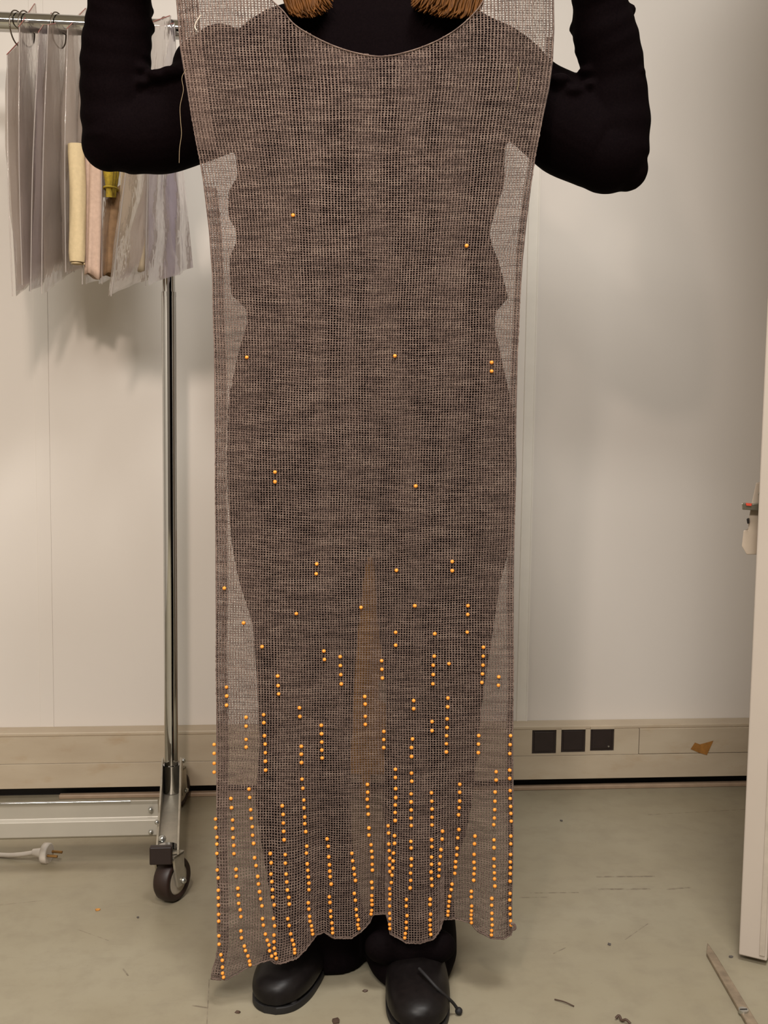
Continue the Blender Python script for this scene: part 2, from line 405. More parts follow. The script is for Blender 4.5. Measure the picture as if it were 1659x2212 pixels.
def upright(x):
    obj('upright_pole', *tube([(x, YR, .11), (x, YR, zr-.46)], .0128, 32), M_chr, rk)
    obj('upright_pole', *tube([(x, YR, zr-.46), (x, YR, zr-.012)], .0112, 32), M_chr, rk)
    obj('pole_collar', *tube([(x, YR, zr-.466), (x, YR, zr-.458)], .0132, 32), M_chr, rk)
    obj('rail_clamp', *box([x, YR, zr-.004], [.026, .036, .032]), M_blk, rk, False, .004)
def caster(x, y, ang, hgt=.085):
    c = bpy.data.objects.new('caster', None); COL.objects.link(c); c.parent = rk; c.location = Vector((x, y, 0)) - rk.location
    R = .0365; a = np.array([math.cos(ang), math.sin(ang), 0]); f = np.array([-a[1], a[0], 0]); b = np.array([x, y, 0.])
    w = b + np.array([0, 0, R]) + f*.012
    # tyre: rounded ring
    rings = []
    for k in range(33):
        t = 2*math.pi*k/32; rad = f*math.cos(t) + np.array([0, 0, 1])*math.sin(t)
        prof = [(.0135, R*.68), (.0150, R*.88), (.011, R*.97), (0, R), (-.011, R*.97), (-.0150, R*.88), (-.0135, R*.68)]
        rings.append([w + a*p + rad*q for p, q in prof])
    obj('wheel_tyre', *loft(rings, False), M_tyre, c)
    obj('wheel_hub', *tube([w-a*.0130, w-a*.0125, w+a*.0125, w+a*.0130], [R*.60, R*.70, R*.70, R*.60], 28), M_hub, c)
    obj('axle_bolt', *sphere(w+a*.022, .0055), M_scr, c)
    mbk = MB()
    for s in (-1, 1):
        o1 = w+a*s*.0185; th = a*.002
        pts = [o1+f*.011-np.array([0, 0, .008]), o1-f*.011-np.array([0, 0, .008]), o1-f*.020+np.array([0, 0, .026]), o1-f*.024+np.array([0, 0, .048]), o1+f*.004+np.array([0, 0, .048]), o1+f*.006+np.array([0, 0, .02])]
        n = len(pts); mbk.add([p-th for p in pts]+[p+th for p in pts], [tuple(range(n-1, -1, -1)), tuple(range(n, 2*n))]+[(i, (i+1) % n, n+(i+1) % n, n+i) for i in range(n)])
    mbk.add(*box(w-f*.010+np.array([0, 0, .047]), [.041, .030, .004], [a, f, UP]))
    mbk.build('fork', M_galv, c, False)
    obj('swivel_ring', *tube([b+[0, 0, .0855], b+[0, 0, .0955]], .0165, 24), M_chr, c)
def foot(x0_):
    sk = lambda y: x0_-(y-YR)*.085               # the foot stands a little askew to the wall
    x = x0_
    # pressed steel foot: two sloping side plates, a web between them and the flanges for both casters
    YA, YBk = 1.712, 2.136
    for s in (-1, 1):
        ex = s*.017
        prof = [(YA-.018, .088), (YA-.018, .098), (YR-.06, .128), (YR-.026, .150), (YR+.026, .150), (YR+.06, .128), (YBk+.018, .098), (YBk+.018, .088)]
        n = len(prof); t = .0018
        v = [(sk(y)+ex-t, y, z) for y, z in prof]+[(sk(y)+ex+t, y, z) for y, z in prof]
        obj('foot_plate', v, [tuple(range(n-1, -1, -1)), tuple(range(n, 2*n))]+[(i, (i+1) % n, n+(i+1) % n, n+i) for i in range(n)], M_galv, rk, False, .0008)
    obj('foot_web', *box([sk((YA+YBk)/2), (YA+YBk)/2, .0895], [.034, YBk-YA+.03, .003], [np.array([1., .085, 0]), np.array([-.085, 1., 0]), UP]), M_galv, rk, False)
    obj('pole_socket', *tube([(x, YR, .092), (x, YR, .145)], .0155, 24), M_chr, rk)
    xf = sk(YA)
    obj('stop_block', *box([xf-.008, YA-.022, .0905], [.036, .012, .030]), M_blk, rk, False, .002)
    obj('foot_bolt', *sphere([xf-.010, YA+.01, .104], .0065), M_scr, rk)
    obj('foot_bolt', *sphere([xf-.0235, YA+.05, .117], .004), M_scr, rk)
    obj('foot_bolt', *sphere([sk(YBk)+.023, YBk-.03, .110], .005), M_scr, rk)
    caster(xf, YA, math.radians(-28)); caster(sk(YBk), YBk, math.radians(-20))
upright(xp); foot(xp)
xp2 = xp-1.25
upright(xp2); foot(xp2)
# long base beam between the two feet, folded sheet with a mid crease
yb = 1.80
zz = [float(PW(150, y, yb)[2]) for y in (1733, 1742, 1770, 1776, 1808, 1814)]
prof = [(yb+.006, zz[0]-.002), (yb+.004, zz[0]+.0005), (yb, zz[0]), (yb+.003, zz[1]), (yb+.006, zz[2]), (yb, zz[3]), (yb+.001, zz[4]), (yb+.006, zz[5])]
obj('base_beam', *loft([[(x, y, z) for y, z in prof] for x in (xp2+.02, xp-.004)]), M_beam, rk, False, .001)
obj('beam_edge_rod', *tube([(xp2+.02, yb+.001, zz[0]-.0005), (xp-.05, yb+.001, zz[0]-.0005)], .0022, 10), M_chr, rk)
for z in (zz[1]-.008, zz[4]+.006):
    obj('beam_screw', *sphere([xp-.016, yb-.001, z], .0042), M_scr, rk)
rp = float(PW(372, 66, YR)[0])

# ------------------------------------------------------------------ clear plastic bags on the rail
def film_material(name, haze, tint):
    t = NT(name); out = t.t.nodes['Material Output']; t.t.nodes.remove(t.b)
    tr = t.n('ShaderNodeBsdfTransparent'); tr.inputs[0].default_value = (.955, .95, .94, 1)
    df = t.n('ShaderNodeBsdfDiffuse'); df.inputs[0].default_value = tint
    tl = t.n('ShaderNodeBsdfTranslucent'); tl.inputs[0].default_value = tint
    gl = t.n('ShaderNodeBsdfGlossy'); gl.inputs[0].default_value = (1, 1, 1, 1); gl.inputs['Roughness'].default_value = .10
    bp = t.n('ShaderNodeBump'); bp.inputs['Strength'].default_value = .5; bp.inputs['Distance'].default_value = .006
    t.l(t.noise(38, 3, (1, 1, .35)), bp.inputs['Height']); t.l(bp.outputs[0], gl.inputs['Normal'])
    lw = t.n('ShaderNodeLayerWeight'); lw.inputs['Blend'].default_value = .35; t.l(bp.outputs[0], lw.inputs['Normal'])
    a = t.n('ShaderNodeMixShader'); a.inputs[0].default_value = .5; t.l(df.outputs[0], a.inputs[1]); t.l(tl.outputs[0], a.inputs[2])
    b = t.n('ShaderNodeMixShader'); t.l(t.math('ADD', t.math('MULTIPLY', lw.outputs['Facing'], .16), haze), b.inputs[0]); t.l(tr.outputs[0], b.inputs[1]); t.l(a.outputs[0], b.inputs[2])
    c = t.n('ShaderNodeMixShader'); t.l(t.math('ADD', t.math('MULTIPLY', lw.outputs['Fresnel'], .45), .03), c.inputs[0]); t.l(b.outputs[0], c.inputs[1]); t.l(gl.outputs[0], c.inputs[2])
    t.l(c.outputs[0], out.inputs[0]); return t.m
M_film = film_material('clear film', .34, srgb(240, 224, 212)); M_film2 = film_material('lilac film', .38, srgb(222, 208, 214))
M_weld_highlight = film_material('film weld highlight', .45, srgb(236, 226, 220))  # whiter film on the welds: bright highlight lines put into the colour
M_zip = mat('red zip strip', srgb(140, 60, 48), .4)
M_wire = mat('wire ring', srgb(120, 110, 100), .25, .95)
rng = random.Random(7)
def bag(cor, label, m=M_film, bul=.010, nx=10, nz=26, ring_px=None, seed=0, zip_on=True, ring=True):
    """cor: top-near, top-far, bottom-far, bottom-near as (px, py, forward distance)"""
    TN, TF, BF, BN = [W(P(*c)) for c in cor]
    root = thing('plastic_bag', (TN+TF)/2, label, 'plastic bag', 'clear plastic bags hanging on the rack')
    r = random.Random(seed); ph = [r.uniform(0, 6.28) for _ in range(6)]
    nrm = np.cross(TF-TN, BN-TN); nrm /= np.linalg.norm(nrm)
    b = base_of(root); mb = MB()
    for side in (-1, 1):
        V = []
        for j in range(nz+1):
            t = j/nz
            for i in range(nx+1):
                s = i/nx; p = (TN*(1-s)+TF*s)*(1-t) + (BN*(1-s)+BF*s)*t
                edge = (4*s*(1-s))**.5
                bl = bul*edge*(.25+.75*math.sin(math.pi*min(1, t*1.02))**.6)
                rip = .0035*edge*(1.6*abs(math.sin(6*s+ph[4]+.8*t))**.5+math.sin(9*s+ph[0]+2*t)+.6*math.sin(17*s+ph[1]-3*t)+.5*math.sin(23*t+ph[2]+5*s))*min(1, t*4)
                sway = .006*math.sin(3*t+ph[3])*t
                V.append(p + nrm*(side*bl+rip+sway))
        F_ = [(j*(nx+1)+i, j*(nx+1)+i+1, (j+1)*(nx+1)+i+1, (j+1)*(nx+1)+i) for j in range(nz) for i in range(nx)]
        mb.add(V, F_)
    fl = mb.build('film', m, root)
    obj('side_weld', *tube([np.asarray(x) for x in spline([TN, TN*.5+BN*.5+nrm*.003, BN], 12)], .0011, 6), M_weld_highlight, root)
    obj('side_weld', *tube([np.asarray(x) for x in spline([TF, TF*.5+BF*.5+nrm*.003, BF], 12)], .0013, 6), M_weld_highlight, root)
    if zip_on: obj('zip_strip', *tube([TN+nrm*.001, TF+nrm*.001], .0008, 8), M_zip, root)
    if not ring: return root
    # wire ring from the bag's corner over the rail
    c = (TN*.45+TF*.55); c = c*.0+np.array([c[0], YR, zr])
    rr = .029; tang = np.array([.25, .97, 0]); pts = [c+np.array([0, 0, -.010])+rr*(tang*math.cos(a)+np.array([0, 0, 1])*math.sin(a)) for a in np.linspace(0, 2*math.pi, 33)]
    obj('wire_ring', *tube(pts, .0013, 8), M_wire, root)
    return root
bag([(16, 118, 1.84), (52, 80, 1.98), (112, 566, 2.06), (27, 640, 1.84)], 'leftmost clear bag on the rack, its lower corner drooping lowest', seed=1)
bag([(42, 58, 1.84), (76, 8, 2.03), (138, 575, 2.08), (48, 616, 1.86)], 'clear bag with bright vertical crease, second from the left on the rack', seed=2, ring=True)
bag([(84, 70, 1.85), (112, 28, 2.03), (160, 588, 2.09), (66, 630, 1.87)], 'clear bag with a lilac sheen, third from the left on the rack', M_film2, seed=3, ring=False)
bag([(104, 54, 1.86), (154, 44, 2.04), (196, 560, 2.10), (90, 634, 1.88)], 'clear bag with a level red zip, fourth from the left on the rack', seed=4)
bag([(146, 62, 1.87), (186, 18, 2.06), (206, 560, 2.11), (142, 588, 1.89)], 'clear bag wrapped around the cream fabric roll', seed=5, ring=False, bul=.017)
bag([(186, 62, 1.88), (222, 26, 2.06), (250, 592, 2.12), (178, 614, 1.90)], 'clear bag holding the pale pink folded cloth', seed=6, ring=False, bul=.016)
bag([(228, 70, 1.87), (262, 34, 2.07), (290, 580, 2.12), (220, 614, 1.91)], 'clear bag holding the yellow and brown bundles', seed=8, ring=False, bul=.014)
bag([(318, 52, 1.80), (368, 34, 1.92), (362, 590, 1.925), (240, 640, 1.80)], 'wide clear bag beside the rack pole with pale cloth inside', seed=9, bul=.016)
bag([(334, 60, 1.85), (376, 50, 1.93), (411, 578, 1.935), (314, 618, 1.84)], 'rightmost clear bag on the rack with bright right edge', M_film2, seed=10, ring=False, bul=.012)

# contents of the bags
def roll(name, px_top, px_bot, v, r, m, label, cat, seg=28, turns=2.6, squash=1.0):
    A, B = W(P(*px_top, v)), W(P(*px_bot, v)); path = spline([A, A*.5+B*.5+np.array([.002, 0, 0]), B], 14)
    root = thing(name, B, label, cat)
    d = (B-A)/np.linalg.norm(B-A)
    rr = np.full(14, r); rr[0] *= .93; rr[-1] *= .9
    obj('outer_layer', *tube(path, rr, seg, True, lambda i, a: 1+.045*np.sin(3*a+i*.5)+.02*np.sin(7*a-i)), m, root)
    # visible spiral of the rolled cloth on its lower end
    sp = [B - d*.0005 + d*.003 + (Rv3*math.cos(t)+Fw3*math.sin(t))*r*.85*(1-t/(2*math.pi*turns)) for t in np.linspace(0, 2*math.pi*turns*.93, 60)]
    obj('rolled_edge', *tube(sp, .0016, 6), m, root)
    return root
Rv3, Fw3 = W([1., 0, 0]), W([0, 1., 0])
M_cream = mat('cream cloth', srgb(192, 172, 134), .85, var=.06, scale=160, bump=.15)
M_pink = mat('pale pink cloth', srgb(178, 152, 134), .85, var=.08, scale=160, bump=.15)
M_yel = mat('mustard yellow yarn', srgb(150, 126, 30), .9, var=.25, scale=220, bump=.5)
M_brn = mat('brown cloth', srgb(138, 108, 78), .9, var=.25, scale=60, bump=.2)
M_beige = mat('beige cloth', srgb(186, 166, 138), .85, var=.15, scale=30, stretch=(3, 3, .4), bump=.2)
M_lil = mat('lilac cloth', srgb(158, 146, 158), .85, var=.12, scale=60, bump=.2)
roll('fabric_roll', (164, 312), (167, 566), 1.885, .0140, M_cream, 'cream rolled fabric hanging in a clear bag on the rack', 'fabric roll')
def folded(name, quad, v, thick, m, label, layers=3, cat='cloth'):
    """a folded cloth: several leaves with rounded folds; quad = (left top, right top, right bottom, left bottom) pixels"""
    C = [W(P(a, b, v)) for a, b in quad]; root = thing(name, (C[2]+C[3])/2, label, cat); n = Fw3
    for k in range(layers):
        o_ = (k-(layers-1)/2)*thick; V = []; nx, nz = 8, 14
        for j in range(nz+1):
            t = j/nz
            for i in range(nx+1):
                s = i/nx; p = (C[0]*(1-s)+C[1]*s)*(1-t)+(C[3]*(1-s)+C[2]*s)*t
                V.append(p + n*(o_ + .35*thick*math.sin(7*s+k*2+2*t)+.25*thick*math.sin(13*s-k)) + np.array([0, 0, .004*math.sin(5*s+k)])*t)
        m_ = len(V); q = [(j*(nx+1)+i, j*(nx+1)+i+1, (j+1)*(nx+1)+i+1, (j+1)*(nx+1)+i) for j in range(nz) for i in range(nx)]
        V2 = [p+n*thick*.45 for p in V]
        rim = [i for i in range(nx+1)]+[(j*(nx+1)+nx) for j in range(1, nz+1)]+[nz*(nx+1)+i for i in range(nx-1, -1, -1)]+[j*(nx+1) for j in range(nz-1, 0, -1)]
        q2 = [tuple(m_+i for i in reversed(f)) for f in q]+[(rim[(i+1) % len(rim)], rim[i], m_+rim[i], m_+rim[(i+1) % len(rim)]) for i in range(len(rim))]
        obj('leaf', V+V2, q+q2, m, root)
    return root
folded('folded_cloth', [(187, 330), (223, 340), (217, 600), (184, 594)], 1.90, .008, M_pink, 'pale pink folded cloth in a clear bag right of the cream roll', 3)
rt = thing('yarn_bundle', W(P(239, 425, 1.9)), 'mustard yellow yarn bundle hanging just below the sleeve elbow beside the rack', 'yarn')
for k in range(3):
    xx = 233+6*k
    obj('skein', *tube(spline([W(P(xx, 330, 1.895+.012*k)), W(P(xx+2, 380, 1.89+.012*k)), W(P(236+k*4, 426, 1.895+.012*k))], 12), [.0075+.002*math.sin(i*.5) for i in range(12)], 12, True, lambda i, a: 1+.08*np.sin(5*a+i)), M_yel, rt)
obj('wrap_band', *tube([W(P(240, 408, 1.905))+(Rv3*math.cos(a)*.0115+Fw3*math.sin(a)*.021) for a in np.linspace(0, 6.283, 25)], .0018, 8), M_yel, rt)
folded('folded_cloth', [(228, 436), (262, 400), (260, 588), (224, 598)], 1.93, .006, M_brn, 'dark brown folded cloth below the yellow yarn bundle', 3)
folded('folded_cloth', [(262, 360), (318, 360), (312, 580), (256, 600)], 1.865, .007, M_beige, 'beige cloth sheet in the wide bag left of the rack pole', 2)
folded('folded_cloth', [(358, 380), (384, 372), (377, 588), (356, 574)], 1.905, .006, M_lil, 'lilac grey cloth in the rightmost bag on the rack', 2)

# ------------------------------------------------------------------ white power cord on the floor
M_cord = mat('white plastic', srgb(214, 204, 192), .4, var=.03)
c0 = FP(102, 1866)                           # under the plug
pc = thing('power_cord', c0, 'white power cord with round plug lying on the floor under the rack', 'power cord')
cp = [FP(-260, 1850), FP(-120, 1842), FP(0, 1852), FP(40, 1858), FP(76, 1860)]
for p in cp: p[2] = .0045
cp[-2][2] = .010; cp[-1][2] = .016
pend = cp[-1]; axp = (FP(120, 1864)-FP(70, 1860)); axp[2] = 0; axp /= np.linalg.norm(axp)
obj('cord', *tube(spline(cp, 40), .0042, 12), M_cord, pc)
ps = obj('plug_body', *tube([pend-axp*.004, pend+axp*.010, pend+axp*.016, pend+axp*.0165, pend+axp*.027, pend+axp*.028], [.006, .0085, .0095, .0185, .0185, .0165], 28), M_cord, pc)
for s in (-1, 1):
    q = pend+axp*.028+np.array([-axp[1], axp[0], 0])*s*.0095
    obj('pin', *tube([q, q+axp*.019], .0024, 12), mat('brass pin', srgb(170, 130, 80), .3, .9), ps)

# ------------------------------------------------------------------ scraps on the floor
def flake(name, px, size, m, label, cat='scrap', seed=0, h=.0014):
    r = random.Random(seed); c = FP(*px); n = r.randint(6, 8)
    ring = [c+np.array([math.cos(6.283*i/n)*size*r.uniform(.45, 1.1), math.sin(6.283*i/n)*size*r.uniform(.4, .9), 0]) for i in range(n)]
    up_ = [p+np.array([0, 0, h*r.uniform(.5, 2)]) for p in ring]; top_ = c+np.array([0, 0, h*2.2])
    v = [p+np.array([0, 0, .0003]) for p in ring]+up_+[top_]
    o = obj(name, v, [tuple(range(n-1, -1, -1))]+[(i, (i+1) % n, n+(i+1) % n, n+i) for i in range(n)]+[(n+i, n+(i+1) % n, 2*n) for i in range(n)], m, None, False)
    return tag(o, label, cat)
M_peel = mat('ochre flake', srgb(170, 116, 50), .6, var=.2); M_dk = mat('dark crumb', srgb(70, 52, 40), .7, var=.2); M_grit = mat('grey grit', srgb(80, 74, 70), .8)
flake('floor_flake', (211, 1966), .0055, M_peel, 'small ochre flake on the floor below the front caster', seed=1)
flake('floor_crumb', (726, 2206), .009, M_dk, 'dark brown crumb on the floor between the shoes at the lower frame edge', seed=2)
flake('floor_crumb', (514, 2188), .0042, M_dk, 'dark crumb on the floor left of the turned shoe', seed=3)
flake('floor_crumb', (1316, 2041), .0042, M_grit, 'dark grey chip alone on the floor right of the dress', seed=4)
flake('floor_crumb', (1213, 1774), .004, M_grit, 'dark grey chip on the floor below the three sockets', seed=5)
flake('floor_crumb', (1579, 2068), .0035, M_grit, 'small grey grit at the foot of the door', seed=6)
flake('floor_crumb', (788, 2142), .004, M_dk, 'small dark crumb in the shadow between the shoes', seed=7)
flake('floor_crumb', (298, 1983), .0025, M_grit, 'tiny grey grit on the floor below the front caster wheel', seed=8)
flake('floor_crumb', (1514, 1700), .004, M_grit, 'small grey grit at the wall below the brown tape', seed=9)
s0, s1 = FP(1198, 2161), FP(1240, 2176)
tag(obj('straw', *tube(spline([s0+[0, 0, .0016], (s0+s1)/2+[0, 0, .003], s1+[0, 0, .0016]], 8), .0009, 8), M_dk), 'thin brown straw lying on the floor right of the shoes', 'straw')
tw = [FP(1330, 2204), FP(1337, 2203), FP(1343, 2209), FP(1352, 2212), FP(1362, 2216)]
tag(obj('curled_shaving', *tube(spline([p+np.array([0, 0, .003+.003*(i % 2)]) for i, p in enumerate(tw)], 16), .0018, 8), M_dk), 'curled brown shaving on the floor at the lower frame edge', 'shaving')

# ------------------------------------------------------------------ knitted dress held up in front of the person
LE = np.array([(384, -140), (382, 0), (390, 100), (400, 160), (415, 250), (430, 330), (440, 390), (453, 500), (460, 600), (464, 760), (466, 1000), (467, 1200), (468, 1400), (469, 1600), (469, 1800), (470, 1950), (470, 2040), (466, 2072), (459, 2092), (455, 2125)], float)
RE = np.array([(1190, -140), (1195, 0), (1196, 60), (1193, 130), (1185, 190), (1170, 260), (1156, 330), (1146, 400), (1136, 480), (1128, 560), (1122, 650), (1117, 760), (1114, 900), (1112, 1050), (1109, 1200), (1108, 1400), (1107, 1600), (1108, 1750), (1106, 1900), (1105, 1960), (1106, 2125)], float)
NECK = np.array([(470, -141), (540, -70), (578, -10), (610, 22), (640, 56), (700, 90), (760, 112), (822, 122), (880, 112), (940, 90), (990, 60), (1030, 22), (1050, -10), (1085, -70), (1130, -141)], float)
HEM = np.array([(455, 2114), (489, 2118), (514, 2104), (535, 2091), (586, 2073), (603, 2084), (641, 2072), (662, 2051), (683, 2022), (700, 2014), (721, 2028), (759, 2028), (780, 2014), (799, 1994), (805, 1977), (837, 1975), (842, 2018), (877, 2038), (907, 2039), (936, 2030), (951, 2010), (955, 1988), (981, 1986), (1016, 1994), (1033, 2013), (1063, 2028), (1088, 2030), (1106, 2020)], float)
def smooth1(x, lo, hi):
    t = np.clip((x-lo)/(hi-lo), 0, 1); return t*t*(3-2*t)
hx = np.linspace(440, 1120, 400); hy = np.interp(hx, HEM[:, 0], HEM[:, 1])
k_ = np.ones(17)/17; hys = np.convolve(np.pad(hy, 8, 'edge'), k_, 'valid')
def dress_v(px, py):
    xl_, xr_ = np.interp(py, LE[:, 1], LE[:, 0]), np.interp(py, RE[:, 1], RE[:, 0])
    s = (px-xl_)/(xr_-xl_)*2-1
    v = 1.392 + .022*np.abs(s)**5
    v = v + .0035*np.sin(px/41.+py/900.)*(.3+smooth1(py, 200, 1500)) + .003*np.sin(px/19.+1.+py/500.)*smooth1(py, 900, 1900)
    fold = (np.interp(px, hx, hys)-2030)/2300*1.4
    v = v - fold*.75*smooth1(py, 1380, 2080)**1.3
    return v
def dress_px(s, t, rows_lo=-136.0, hem=True):
    """s: 0..1 across, t: 0..1 down; returns pixel coordinates on the dress"""
    y = rows_lo + t*(2030-rows_lo)
    xl_, xr_ = np.interp(y, LE[:, 1], LE[:, 0]), np.interp(y, RE[:, 1], RE[:, 0]); x = xl_ + s*(xr_-xl_)
    if hem:
        d = np.interp(x, HEM[:, 0], HEM[:, 1])-2030
        y = y + d*smooth1(y, 1700, 2030)
        xl_, xr_ = np.interp(y, LE[:, 1], LE[:, 0]), np.interp(y, RE[:, 1], RE[:, 0]); x = xl_ + s*(xr_-xl_)
    return x, y
def knit(name, mat_, parent, cols, rows, voff, inset, wv, wh, s0=0., s1=1., t0=0., t1=1., jit=.10, seed=0, tent=.0006, bow=10.0, warp=0.0):
    r = np.random.RandomState(seed)
    S, T = np.meshgrid(np.linspace(s0, s1, cols), np.linspace(t0, t1, rows), indexing='ij')
    wph = r.rand(4)*6.28
    S = S + warp*(np.sin(9*S+wph[0]+3*T)+.6*np.sin(23*S+wph[1]-5*T))*np.sin(math.pi*np.clip((S-s0)/(s1-s0), 0, 1)); T = T + warp*.5*(np.sin(11*T+wph[2]+4*S)+.6*np.sin(29*T+wph[3]-3*S))*np.sin(math.pi*T)
    T = np.clip(T + (r.rand(*T.shape)-.5)*jit*2*(t1-t0)/rows, 0, 1)
    xs_, ys_ = dress_px(S, T)
    xs_ = xs_ + inset*(1-2*S)
    # courses sag a little between the hands; rows wander by a pixel or two
    ys_ = ys_ + bow*(1-(2*S-1)**2)*smooth1(ys_, -100, 250)*(1-smooth1(ys_, 900, 1700)) + 1.3*np.sin(xs_/31.+ys_/47.)*(1-smooth1(ys_, 1900, 2000))
    xs_ = xs_ + (r.rand(*xs_.shape)-.5)*jit*8 + 1.2*np.sin(ys_/61.+S*9.)
    nk = np.interp(xs_, NECK[:, 0], NECK[:, 1]); inside = (xs_ > NECK[0, 0]) & (xs_ < NECK[-1, 0]) & (ys_ < nk-1)
    keep = ~inside
    pts = P(xs_, ys_, dress_v(xs_, ys_)+voff)
    ds = np.gradient(pts, axis=0); dt = np.gradient(pts, axis=1)
    nr = np.cross(ds, dt); nr /= np.linalg.norm(nr, axis=-1, keepdims=True)+1e-12
    sgn = np.where(nr[..., 1:2] > 0, -1., 1.); nr = nr*sgn           # towards the viewer
    V, Q, n0 = [], [], 0
    idx = np.arange(cols*rows).reshape(cols, rows)
    # wales (vertical strands): raised, with the zigzag of knitted loops
    zig = np.where((np.arange(rows) % 2) == 0, 1., -1.)[None, :, None]*.07
    wob = (1+.22*(r.rand(cols, rows, 1)-.5)*2)
    c = pts + ds*zig; h = ds*(wv/2)*wob
    for a in (c-h, c+nr*tent*1.6, c+h): V.append(a.reshape(-1, 3))
    N = cols*rows; ok = (keep[:, :-1] & keep[:, 1:]); i0, i1 = idx[:, :-1][ok], idx[:, 1:][ok]
    for k in (0, 1): Q.append(np.stack([i0+k*N, i0+(k+1)*N, i1+(k+1)*N, i1+k*N], -1))
    n0 = 3*N
    # courses (horizontal strands): thinner, a little behind
    c = pts - nr*tent*.6; h = dt*(wh/2)*wob
    for a in (c-h, c+nr*tent, c+h): V.append(a.reshape(-1, 3))
    ok = (keep[:-1] & keep[1:]); i0, i1 = idx[:-1][ok], idx[1:][ok]
    for k in (0, 1): Q.append(np.stack([i0+n0+k*N, i0+n0+(k+1)*N, i1+n0+(k+1)*N, i1+n0+k*N], -1))
    verts = W(np.concatenate(V))-base_of(parent); quads = np.concatenate(Q)
    return link(name, big_mesh(name, verts, quads, True), mat_, parent)
def knit_material():
    t = NT('heathered taupe wool'); a = t.noise(60, 4, (.35, 1, 3.0), .7); b = t.noise(9, 4, (.5, 1, 1.6)); c = t.noise(700, 2)
    col = t.ramp(a, [(.36, KN_D), (.5, KN_M), (.64, KN_L)])
    col = t.mix(t.math('MULTIPLY', t.ramp(b, [(.4, (0, 0, 0)), (.65, (1, 1, 1))]), .30), col, KN_D)
    col = t.mix(t.math('MULTIPLY', t.ramp(c, [(.55, (0, 0, 0)), (.7, (1, 1, 1))]), .35), col, KN_H)
    t.color(col); t.set(Roughness=.92); t.b.inputs['Sheen Weight'].default_value = .15; t.b.inputs['Specular IOR Level'].default_value = .15
    return t.m
KN_D, KN_M, KN_L, KN_H = srgb(82, 67, 61), srgb(108, 90, 82), srgb(128, 110, 100), srgb(160, 140, 120)
M_knit = knit_material()
M_bead = NT('orange wooden bead'); _b = M_bead.noise(300, 2); M_bead.color(M_bead.ramp(_b, [(.3, srgb(226, 134, 40)), (.7, srgb(248, 166, 66))])); M_bead.set(Roughness=.35); M_bead = M_bead.m
top_c = W(P(829, -100, 1.40))
dress = thing('knit_dress', W(np.array([0, 1.40, .06])), 'long sheer taupe knit dress with orange beads, held up in front of the person', 'dress')
COLS, ROWS = 109, 424
knit('front_panel', M_knit, dress, COLS, ROWS, 0.0, 0, .35, .275, seed=1, warp=.002)
knit('back_panel', M_knit, dress, COLS-3, ROWS-6, .020, 2.5, .18, .135, seed=2, warp=.007, jit=.22)
sb = knit('side_seam', M_knit, dress, 9, ROWS-40, .009, 0, .46, .40, 0.0, .034, .25, seed=3)
knit('side_seam', M_knit, dress, 9, 90, .006, 0, .50, .42, 0.0, .052, 0.0, .21, seed=6)
knit('side_seam', M_knit, dress, 6, ROWS-40, .009, 0, .46, .40, .981, 1.0, .10, seed=4)
# rolled edges: neckline, both sides, hem
ny = spline(NECK, 90); obj('neckline_edge', *tube(W(P(ny[:, 0], ny[:, 1], dress_v(ny[:, 0], ny[:, 1])-.001)), .0009, 6), M_knit, dress)
nyb = ny.copy(); obj('back_neckline_edge', *tube(W(P(nyb[:, 0], nyb[:, 1], dress_v(nyb[:, 0], nyb[:, 1])+.017)), .0009, 6), M_knit, dress)
for E in (LE, RE):
    yy = np.linspace(-136, 2015, 260); xx = np.interp(yy, E[:, 1], E[:, 0])
    obj('side_edge', *tube(W(P(xx, yy, dress_v(xx, yy)+.004)), .0011, 6), M_knit, dress)
hxx = np.linspace(456, 1105, 320); hyy = np.interp(hxx, HEM[:, 0], HEM[:, 1])
jt = np.random.RandomState(5).rand(320)*2-1
obj('hem_edge', *tube(W(P(hxx, hyy-1+jt*1.2, dress_v(hxx, hyy))), .0007, 6), M_knit, dress)
obj('back_hem_edge', *tube(W(P(hxx, hyy-3+jt*1.2, dress_v(hxx, hyy)+.017)), .0007, 6), M_knit, dress)
# shoulder seams above the frame, where the hands grip
for a, b in (((384, -138), (472, -140)), ((1130, -140), (1190, -138))):
    q = np.linspace(0, 1, 12); x_, y_ = a[0]+(b[0]-a[0])*q, a[1]+(b[1]-a[1])*q
    obj('shoulder_seam', *tube(W(P(x_, y_, dress_v(x_, y_)+.006)), .003, 8), M_knit, dress)
# loose threads
def thread(pts, r, col, v=None):
    p = spline(pts, 40); vv = dress_v(p[:, 0], p[:, 1])-.006 if v is None else np.full(len(p), v)
    return obj('loose_thread', *tube(W(P(p[:, 0], p[:, 1], vv)), r, 6), col, dress)
M_thr = mat('pale thread', srgb(128, 110, 84), .8)
o = thread([(402, 150), (393, 168), (396, 195), (389, 230), (390, 260), (392, 290), (388, 320), (387, 352)], .00036, M_thr, 1.385); o['label'] = 'pale loose thread hanging over the black sleeve'
thread([(434, 32), (424, 48), (421, 58), (425, 66)], .0008, mat('white thread', srgb(200, 190, 176), .8))
thread([(1118, 145), (1121, 160), (1120, 180), (1117, 195)], .0006, M_thr)
# hem lint knot at the right corner
obj('yarn_tuft', *tube(spline([W(P(1104, 1995, 1.40)), W(P(1111, 1998, 1.40)), W(P(1112, 2006, 1.40)), W(P(1106, 2008, 1.40))], 12), .0022, 8), M_knit, dress)

